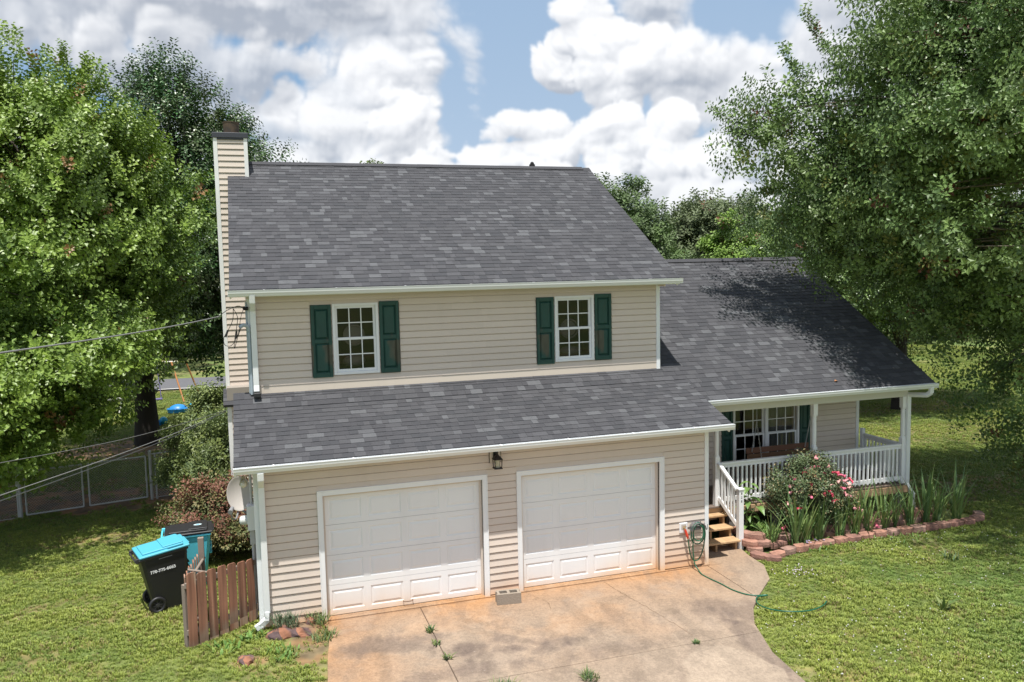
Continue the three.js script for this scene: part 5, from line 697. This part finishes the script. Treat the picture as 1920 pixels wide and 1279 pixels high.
// ---------------------------------------------------------------- back yard: chain link gate, play things, shed roof and road
{
  const gy = -.04, zA = -8.62, dir = V(2.87, 0, -.68).normalize(), at = (s, y) => V(-5.47 + dir.x * s, y, zA + dir.z * s);
  const meshPanel = (s0, s1, y0, y1) => { const l = [], st = .065; for (let k = -40; k < 60; k++) for (const sg of [1, -1]) { // wires at 45 degrees clipped to the panel
      let a = s0 + k * st, b = a + sg * (y1 - y0), ya = y0, yb = y1; const cl = (s) => { const f = (s - a) / (b - a); return ya + f * (yb - ya); }; let p = [a, ya], q = [b, yb]; if (Math.max(a, b) < s0 || Math.min(a, b) > s1) continue; if (p[0] < s0) p = [s0, cl(s0)]; if (p[0] > s1) p = [s1, cl(s1)]; if (q[0] < s0) q = [s0, cl(s0)]; if (q[0] > s1) q = [s1, cl(s1)]; if (Math.hypot(p[0] - q[0], p[1] - q[1]) < .03) continue; l.push(rod(at(p[0], p[1]), at(q[0], q[1]), .0019, .0019, 3)); } return l; };
  const gate = (label, s0, s1) => { const t = thing('chain_link_gate', label, 'gate'); part(t, 'gate_frame', [rod(at(s0, gy + .1), at(s0, 1.14), .021), rod(at(s1, gy + .1), at(s1, 1.14), .021), rod(at(s0, 1.14), at(s1, 1.14), .021), rod(at(s0, gy + .1), at(s1, gy + .1), .021)], galvM); part(t, 'wire_mesh', meshPanel(s0, s1, gy + .1, 1.14), galvM); part(t, 'hinge', [rod(at(s0, .3), at(s0, .36), .03), rod(at(s0, .9), at(s0, .96), .03), rod(at(s1, .5), at(s1, .58), .03)], galvM); };
  gate('left leaf of the chain link double gate under the maple', .12, 1.36); gate('right leaf of the chain link double gate near the bush', 1.50, 2.84);
  [[0, 'gate post at the left end of the chain link gate'], [2.95, 'gate post at the right end of the chain link gate']].forEach(([s, label]) => { const t = thing('gate_post', label, 'fence post'); part(t, 'post', [rod(at(s, gy - .1), at(s, 1.24), .038, .038, 10), new THREE.SphereGeometry(.045, 10, 6).translate(...at(s, 1.25).toArray())], galvM); });
  const run = (label, s0, s1) => { const t = thing('chain_link_fence', label, 'fence'); part(t, 'rail', [rod(at(s0, 1.18), at(s1, 1.18), .02), rod(at(s0, gy + .06), at(s1, gy + .06), .008)], galvM); part(t, 'wire_mesh', meshPanel(s0, s1, gy + .06, 1.18), galvM); for (const s of [s0 + .07, s1]) part(t, 'post', [rod(at(s, gy), at(s, 1.2), .024)], galvM); };
  run('chain link fence running from the gate into the pale bush', 3.0, 4.7); run('chain link fence left of the gate under the maple leaves', -2.6, -.05);
}
{ // swing set beyond the dark tree
  const t = thing('swing_set', 'white and orange swing set behind the dark tree trunk', 'swing set', [-4.1, 0, -25]), wm = std([.72, .70, .64], .5), om = std([.55, .24, .09], .5), pm = std([.14, .12, .26], .5);
  part(t, 'leg', [rod([-1.35, 0, .7], [-.95, 2.0, 0], .035)], wm); part(t, 'leg', [rod([-1.5, 0, -.7], [-.95, 2.0, 0], .035)], wm); part(t, 'leg', [rod([1.3, 0, .7], [.75, 2.0, 0], .035)], om); part(t, 'leg', [rod([1.9, 0, -.7], [1.3, 2.0, -.3], .035)], om);
  part(t, 'top_bar', [rod([-1.0, 2.0, 0], [1.0, 2.0, 0], .03), rod([-1.2, 1.0, .35], [-1.2, 1.0, -.35], .03)], wm); part(t, 'glider', [rod([-1.7, .55, .6], [-.1, .68, .5], .07, .07, 8), rod([-1.75, .55, .6], [-1.6, 1.9, .2], .05)], std([.33, .32, .30], .6)); part(t, 'seat', [bx(-.1, .35, .42, .48, .3, .55, .01), rod([.0, .45, .4], [-.1, 2.0, 0], .02), rod([.3, .45, .4], [.15, 2.0, 0], .02)], pm);
  const toy = (label, x, z, s) => { const q = thing('sand_toy', label, 'toy', [x, 0, z]); part(q, 'shell', [new THREE.SphereGeometry(.42 * s, 20, 10, 0, 6.3, 0, 1.5).scale(1, .75, .8).translate(0, .02, 0), new THREE.CylinderGeometry(.46 * s, .42 * s, .16, 20).scale(1, 1, .8).translate(0, .08, 0)], std([.015, .20, .50], .4)); part(q, 'head', [new THREE.SphereGeometry(.15 * s, 12, 8).translate(.5 * s, .18, 0)], std([.02, .30, .45], .4)); };
  toy('bright blue plastic sand toy on the grass right of the dark trunk', -3.05, -23.5, 1.0); toy('pale blue plastic toy partly hidden behind the dark trunk', -3.85, -20.5, 1.0);
  const c = thing('garden_canopy', 'grey green canopy tent behind the swing set', 'canopy', [-6.6, 0, -29]), cm = new THREE.MeshPhysicalMaterial({ color: lin(.30, .34, .31), roughness: .7, transmission: .2, thickness: 0, side: THREE.DoubleSide });
  part(c, 'roof', [new THREE.ConeGeometry(2.6, 1.1, 4).rotateY(Math.PI / 4).translate(0, 2.5, 0)], cm); part(c, 'side_curtain', [bx(-1.75, 1.75, .1, 1.95, -1.78, -1.75), bx(-1.78, -1.75, .1, 1.95, -1.75, 1.75)], cm); for (const [a, b] of [[-1.75, -1.75], [1.75, -1.75], [1.75, 1.75], [-1.75, 1.75]]) part(c, 'pole', rod([a, 0, b], [a, 2.0, b], .03), galvM);
  const rd = new THREE.Group(); rd.name = 'road'; rd.userData.kind = 'structure'; rd.userData.label = 'grey asphalt lane with a pale edge behind the back lawn'; scene.add(rd);
  const strip = (z0, z1, y) => { const g = new THREE.PlaneGeometry(26, z1 - z0, 60, 4).rotateX(-Math.PI / 2).translate(2, 0, (z0 + z1) / 2), p = g.attributes.position; for (let i = 0; i < p.count; i++) p.setY(i, Math.max(groundY(p.getX(i), p.getZ(i)), -.03) + y); g.computeVertexNormals(); return g; };
  part(rd, 'asphalt', strip(-35, -30.6, .06), std([.115, .115, .125], .9)); part(rd, 'edge_line', strip(-30.9, -30.7, .066), std([.5, .49, .46], .8));
}
// ---- small things about the corner and the drive
const rockG = (seed, s) => { const g = new THREE.IcosahedronGeometry(1, 3), p = g.attributes.position; for (let i = 0; i < p.count; i++) { const v = V(p.getX(i), p.getY(i), p.getZ(i)), k = 1 + .35 * n3(v.x * 1.3 + seed, v.y * 1.3, v.z * 1.3) + .12 * n3(v.x * 4 + seed, v.y * 4, v.z * 4); p.setXYZ(i, v.x * k * s[0], v.y * k * s[1], v.z * k * s[2]); } g.computeVertexNormals(); return worldUV(g, (x, y, z) => [x * 1.5 + y, z * 1.5 + y]); };
const rockMap = tex(256, (u, v) => { const n = fbm(u * 7, v * 7, 5), w = sstep(-.1, .3, fbm(u * 3 + 3, v * 3, 4)); return [mix(.10, .27, w) * (1 + .5 * n), mix(.065, .12, w) * (1 + .5 * n), mix(.065, .07, w) * (1 + .5 * n)]; }), rockM = std([1, 1, 1], .95, { map: rockMap });
[['rock', 'broad reddish rock before the downspout at the garage corner', .34, .02, .34, [.22, .13, .14], 1], ['rock', 'flat brown rock under the tufts left of the driveway', .62, .0, .40, [.20, .10, .12], 2], ['rock', 'small pale stone in the grass below the picket fence', -.22, -.01, 1.0, [.13, .07, .16], 3], ['rock', 'orange clay lump against the garage siding left of the door', .80, .06, .12, [.09, .10, .08], 4]].forEach(([n, label, x, y, z, s, k]) => { const t = thing(n, label, 'rock', [x, y, z]); part(t, 'stone', rockG(k * 7.7, s), rockM); });
function tuft(name, label, x, y, z, n, h, spread, mats, seed, wid = .012, cat = 'plant', group) { const r = rng(seed), t = thing(name, label, cat, [x, y, z], 0, group), by = mats.map(() => []); for (let i = 0; i < n; i++) { const b = blade(h * (.5 + r() * .7), wid * (.7 + r() * .6), .15 + r() * .6, r() * 6.283, r() * .5, 4); const a = r() * 6.283, k = Math.sqrt(r()) * spread; by[Math.floor(r() * mats.length)].push(b.translate(Math.cos(a) * k, 0, Math.sin(a) * k)); } by.forEach((l) => { if (l.length) { const m = part(t, 'blades', l, mats === greenMs && l === by[0] ? mats[0] : mats[by.indexOf(l)]); m.userData.kind = 'stuff'; } }); return t; }
const gm = (r, g, b) => new THREE.MeshPhysicalMaterial({ color: lin(r, g, b), roughness: .6, transmission: .25, thickness: 0, side: THREE.DoubleSide });
const greenMs = [gm(.115, .19, .045), gm(.08, .15, .06), gm(.18, .22, .06)], limeMs = [gm(.15, .28, .045), gm(.115, .225, .045), gm(.21, .30, .05)], tealMs = [gm(.085, .14, .075), gm(.115, .17, .09), gm(.08, .12, .05)];
tuft('daylily_clump', 'grey green tuft with thin leaves on the soil by the garage corner', .42, .10, .20, 150, .26, .22, tealMs, 801);
tuft('grass_tuft', 'green grass tuft at the left foot of the garage door', .92, .05, .14, 130, .20, .17, greenMs, 802);
tuft('grass_tuft', 'grass tuft left of the driveway edge beside the rocks', .98, -.02, .62, 110, .15, .20, greenMs, 803);
tuft('weed', 'bright green broad leaved weed at the right end of the picket fence', -.12, -.02, .22, 34, .17, .18, limeMs, 804, .05); tuft('weed', 'low leafy weed before the middle pickets', -.55, -.02, .52, 34, .14, .22, limeMs, 805, .045); tuft('weed', 'yellow green weed patch below the rock', .28, -.02, .95, 60, .11, .28, limeMs, 806, .03);
[[2.62, 1.02, .10, .07, 'uppermost small weed in the driveway joint'], [2.63, 1.50, .08, .06, 'second small weed in the driveway joint'], [2.67, 2.02, .09, .06, 'third small weed in the driveway joint'], [3.22, 3.16, .10, .20, 'grass tuft at the bottom edge of the driveway'], [4.46, 3.30, .11, .13, 'spiky grass tuft at the bottom middle of the driveway'], [6.42, 2.85, .05, .05, 'tiny weed on the cross joint of the driveway']].forEach(([x, z, h, s, label], i) => tuft('weed', label, x, -.012, z, i > 2 ? 110 : 26, h * 1.3, s, greenMs, 820 + i, i > 2 ? .012 : .025));
tuft('weed', 'low rosette of broad leaves alone in the right lawn', 10.9, -.03, 3.2, 16, .26, .05, greenMs, 830, .05); tuft('weed', 'taller dark weed in the shaded right lawn', 12.85, -.02, 1.4, 30, .24, .14, greenMs, 831, .02);
tuft('ground_cover', 'yellow green ground cover between the steps and the rose bush', 10.08, .17, -.88, 620, .16, .44, limeMs, 832, .022); tuft('ground_cover', 'low green ground cover behind the front edging stones', 10.9, -.02, -.33, 300, .12, .5, limeMs, 833, .022); tuft('ground_cover', 'sparse low leaves at the foot of the sword leaved plants', 12.9, -.02, -.42, 260, .10, .9, limeMs, 834, .02);
{ // violets between the edging rows
  const r = rng(91); [[10.42, -.48, 'pale violet flowers beside the short sword leaved clump'], [10.75, -.18, 'violet flowers just behind the front edging stones'], [11.05, -.2, 'pale lilac flowers below the rose bush at the edging']].forEach(([x, z, label]) => { const t = thing('violet_plant', label, 'flower', [x, -.02, z], 0, 'small violet flowers in the bed'); for (let i = 0; i < 5; i++) { const b = part(t, 'bloom', new THREE.SphereGeometry(.022, 6, 4).scale(1, .5, 1), std([.42, .34, .52], .6)); b.position.set((r() - .5) * .22, .09 + r() * .05, (r() - .5) * .14); } part(t, 'blades', Array.from({ length: 14 }, () => blade(.12, .03, .3 + r() * .4, r() * 6.28, .2, 3).translate((r() - .5) * .2, 0, (r() - .5) * .12)), greenMs[0]); });
}
{ const t = thing('fallen_leaf', 'small brown leaf lying on the wing roof', 'leaf', [12.05, 3.23, -1.03]); part(t, 'leaf', geoFrom((() => { const P = []; leafTris(P, V(0, 0, 0), V(1, .1, 0), V(0, 1, .3), .10, .07, .6, .1); return P; })()), std([.34, .16, .07], .8, { side: THREE.DoubleSide })); }
// ---- grass: tufts of blades over the part of the lawn in view, one mass
{
  const r = rng(12), mk = (seed, n, h) => { const q = rng(seed), P = []; for (let i = 0; i < n; i++) { const a = q() * 6.283, d = V(Math.cos(a), 0, Math.sin(a)), s = V(-d.z, 0, d.x).multiplyScalar(.0045 + q() * .004), b = d.clone().multiplyScalar(q() * .055), L = h * (.5 + q() * .7), l = .25 + q() * .7, m = b.clone().add(V(d.x * L * l * .35, L * .6, d.z * L * l * .35)), t = b.clone().add(V(d.x * L * l, L * (1 - l * .35), d.z * L * l)); const A = b.clone().add(s), B = b.clone().sub(s), D = m.clone().addScaledVector(s, .8), F = m.clone().addScaledVector(s, -.8); for (const k of [A, B, D, B, F, D, D, F, t]) P.push(k.x, k.y, k.z); } return geoFrom(P); };
  const gmat = leafM(.6, .25), half = Math.tan(45.03 / 2 * Math.PI / 180), items = [], inv = new THREE.Matrix4(); camera.updateMatrixWorld(); inv.copy(camera.matrixWorld).invert();
  const inView = (x, z, m) => { const v = V(x, 0, z).applyMatrix4(inv); return v.z < 0 && Math.abs(v.x / -v.z) < half * 1.5015 + m && v.y / -v.z > -half - m; };
  for (let i = 0; i < 2600000 && items.length < 400000; i++) { const x = rr(-15, 44, r), z = rr(-34, 6.5, r); if (!inView(x, z, .10)) { r(); continue; }
    if (x > -.05 && x < 14.1 && z < -.02 && z > -10.5 && !(x > 8.34 && z > -1.1)) continue; const dp = inPoly(x, z, DRIVE) ? -1 : distPoly(x, z, DRIVE); if (dp < .02 && r() > .02 || dp < -.5) continue; if (x > 9.4 && x < 15.6 && inPoly(x, z, BED_FRONT)) continue;
    const k = bareness(x, z); if (r() < k * 1.05) continue; const far = Math.hypot(x - .1, z - 13.7); if (z < -30.4 && z > -35.2 && x < 15) continue; if (r() > clamp(1.25 - (far - 13) / 40, .35, 1)) continue;
    const a = fbm(x * .35, z * .35, 4), b = fbm(x * 1.7, z * 1.7, 3), y = clamp(.48 + .9 * a + .5 * b + (r() - .5) * .8), dry = r() < .05 + .12 * k, s = .75 + .5 * r();
    items.push({ p: V(x, groundY(x, z) - .006, z), q: new THREE.Quaternion().setFromAxisAngle(Y, r() * 6.283), s: (.55 + r() * .6) * (1 + clamp(b * .7, -.25, .35)) * (dp > 0 && dp < .25 ? .8 : 1), c: dry ? C3(.28, .225, .095, s) : C3(mix(.165, .305, y), mix(.25, .355, y), mix(.048, .066, y), s) }); }
  const g = instanced(scene, 'grass', mk(5, 12, .052), gmat, items); tag(g, 'short green and yellowish lawn grass around the house', 'grass', null, 'stuff');
  // clover flowers
  const fl2 = []; for (let i = 0; i < 1100; i++) { const x = rr(6, 18, r), z = rr(-.2, 6, r); if (!inView(x, z, .05) || inPoly(x, z, DRIVE) || inPoly(x, z, BED_FRONT) || r() > .35 + .6 * sstep(.1, .4, fbm(x * .8, z * .8, 3)) || bareness(x, z) > .5) continue; fl2.push({ p: V(x, groundY(x, z) + .05 + r() * .03, z), q: new THREE.Quaternion(), s: .6 + r() * .7, c: C3(.55, .53, .50) }); }
  for (let i = 0; i < 34; i++) { const x = 9.6 + (r() + r() - 1) * .45, z = 1.0 + (r() + r() - 1) * .4; fl2.push({ p: V(x, groundY(x, z) + .07 + r() * .03, z), q: new THREE.Quaternion(), s: 1 + r() * .6, c: C3(.55, .48, .52) }); }
  const f = instanced(scene, 'clover_flowers', new THREE.IcosahedronGeometry(.010, 0), new THREE.MeshStandardMaterial({ roughness: .8 }), fl2); tag(f, 'tiny white clover flowers scattered in the right lawn', 'flowers', null, 'stuff');
}
renderer.render(scene, camera);
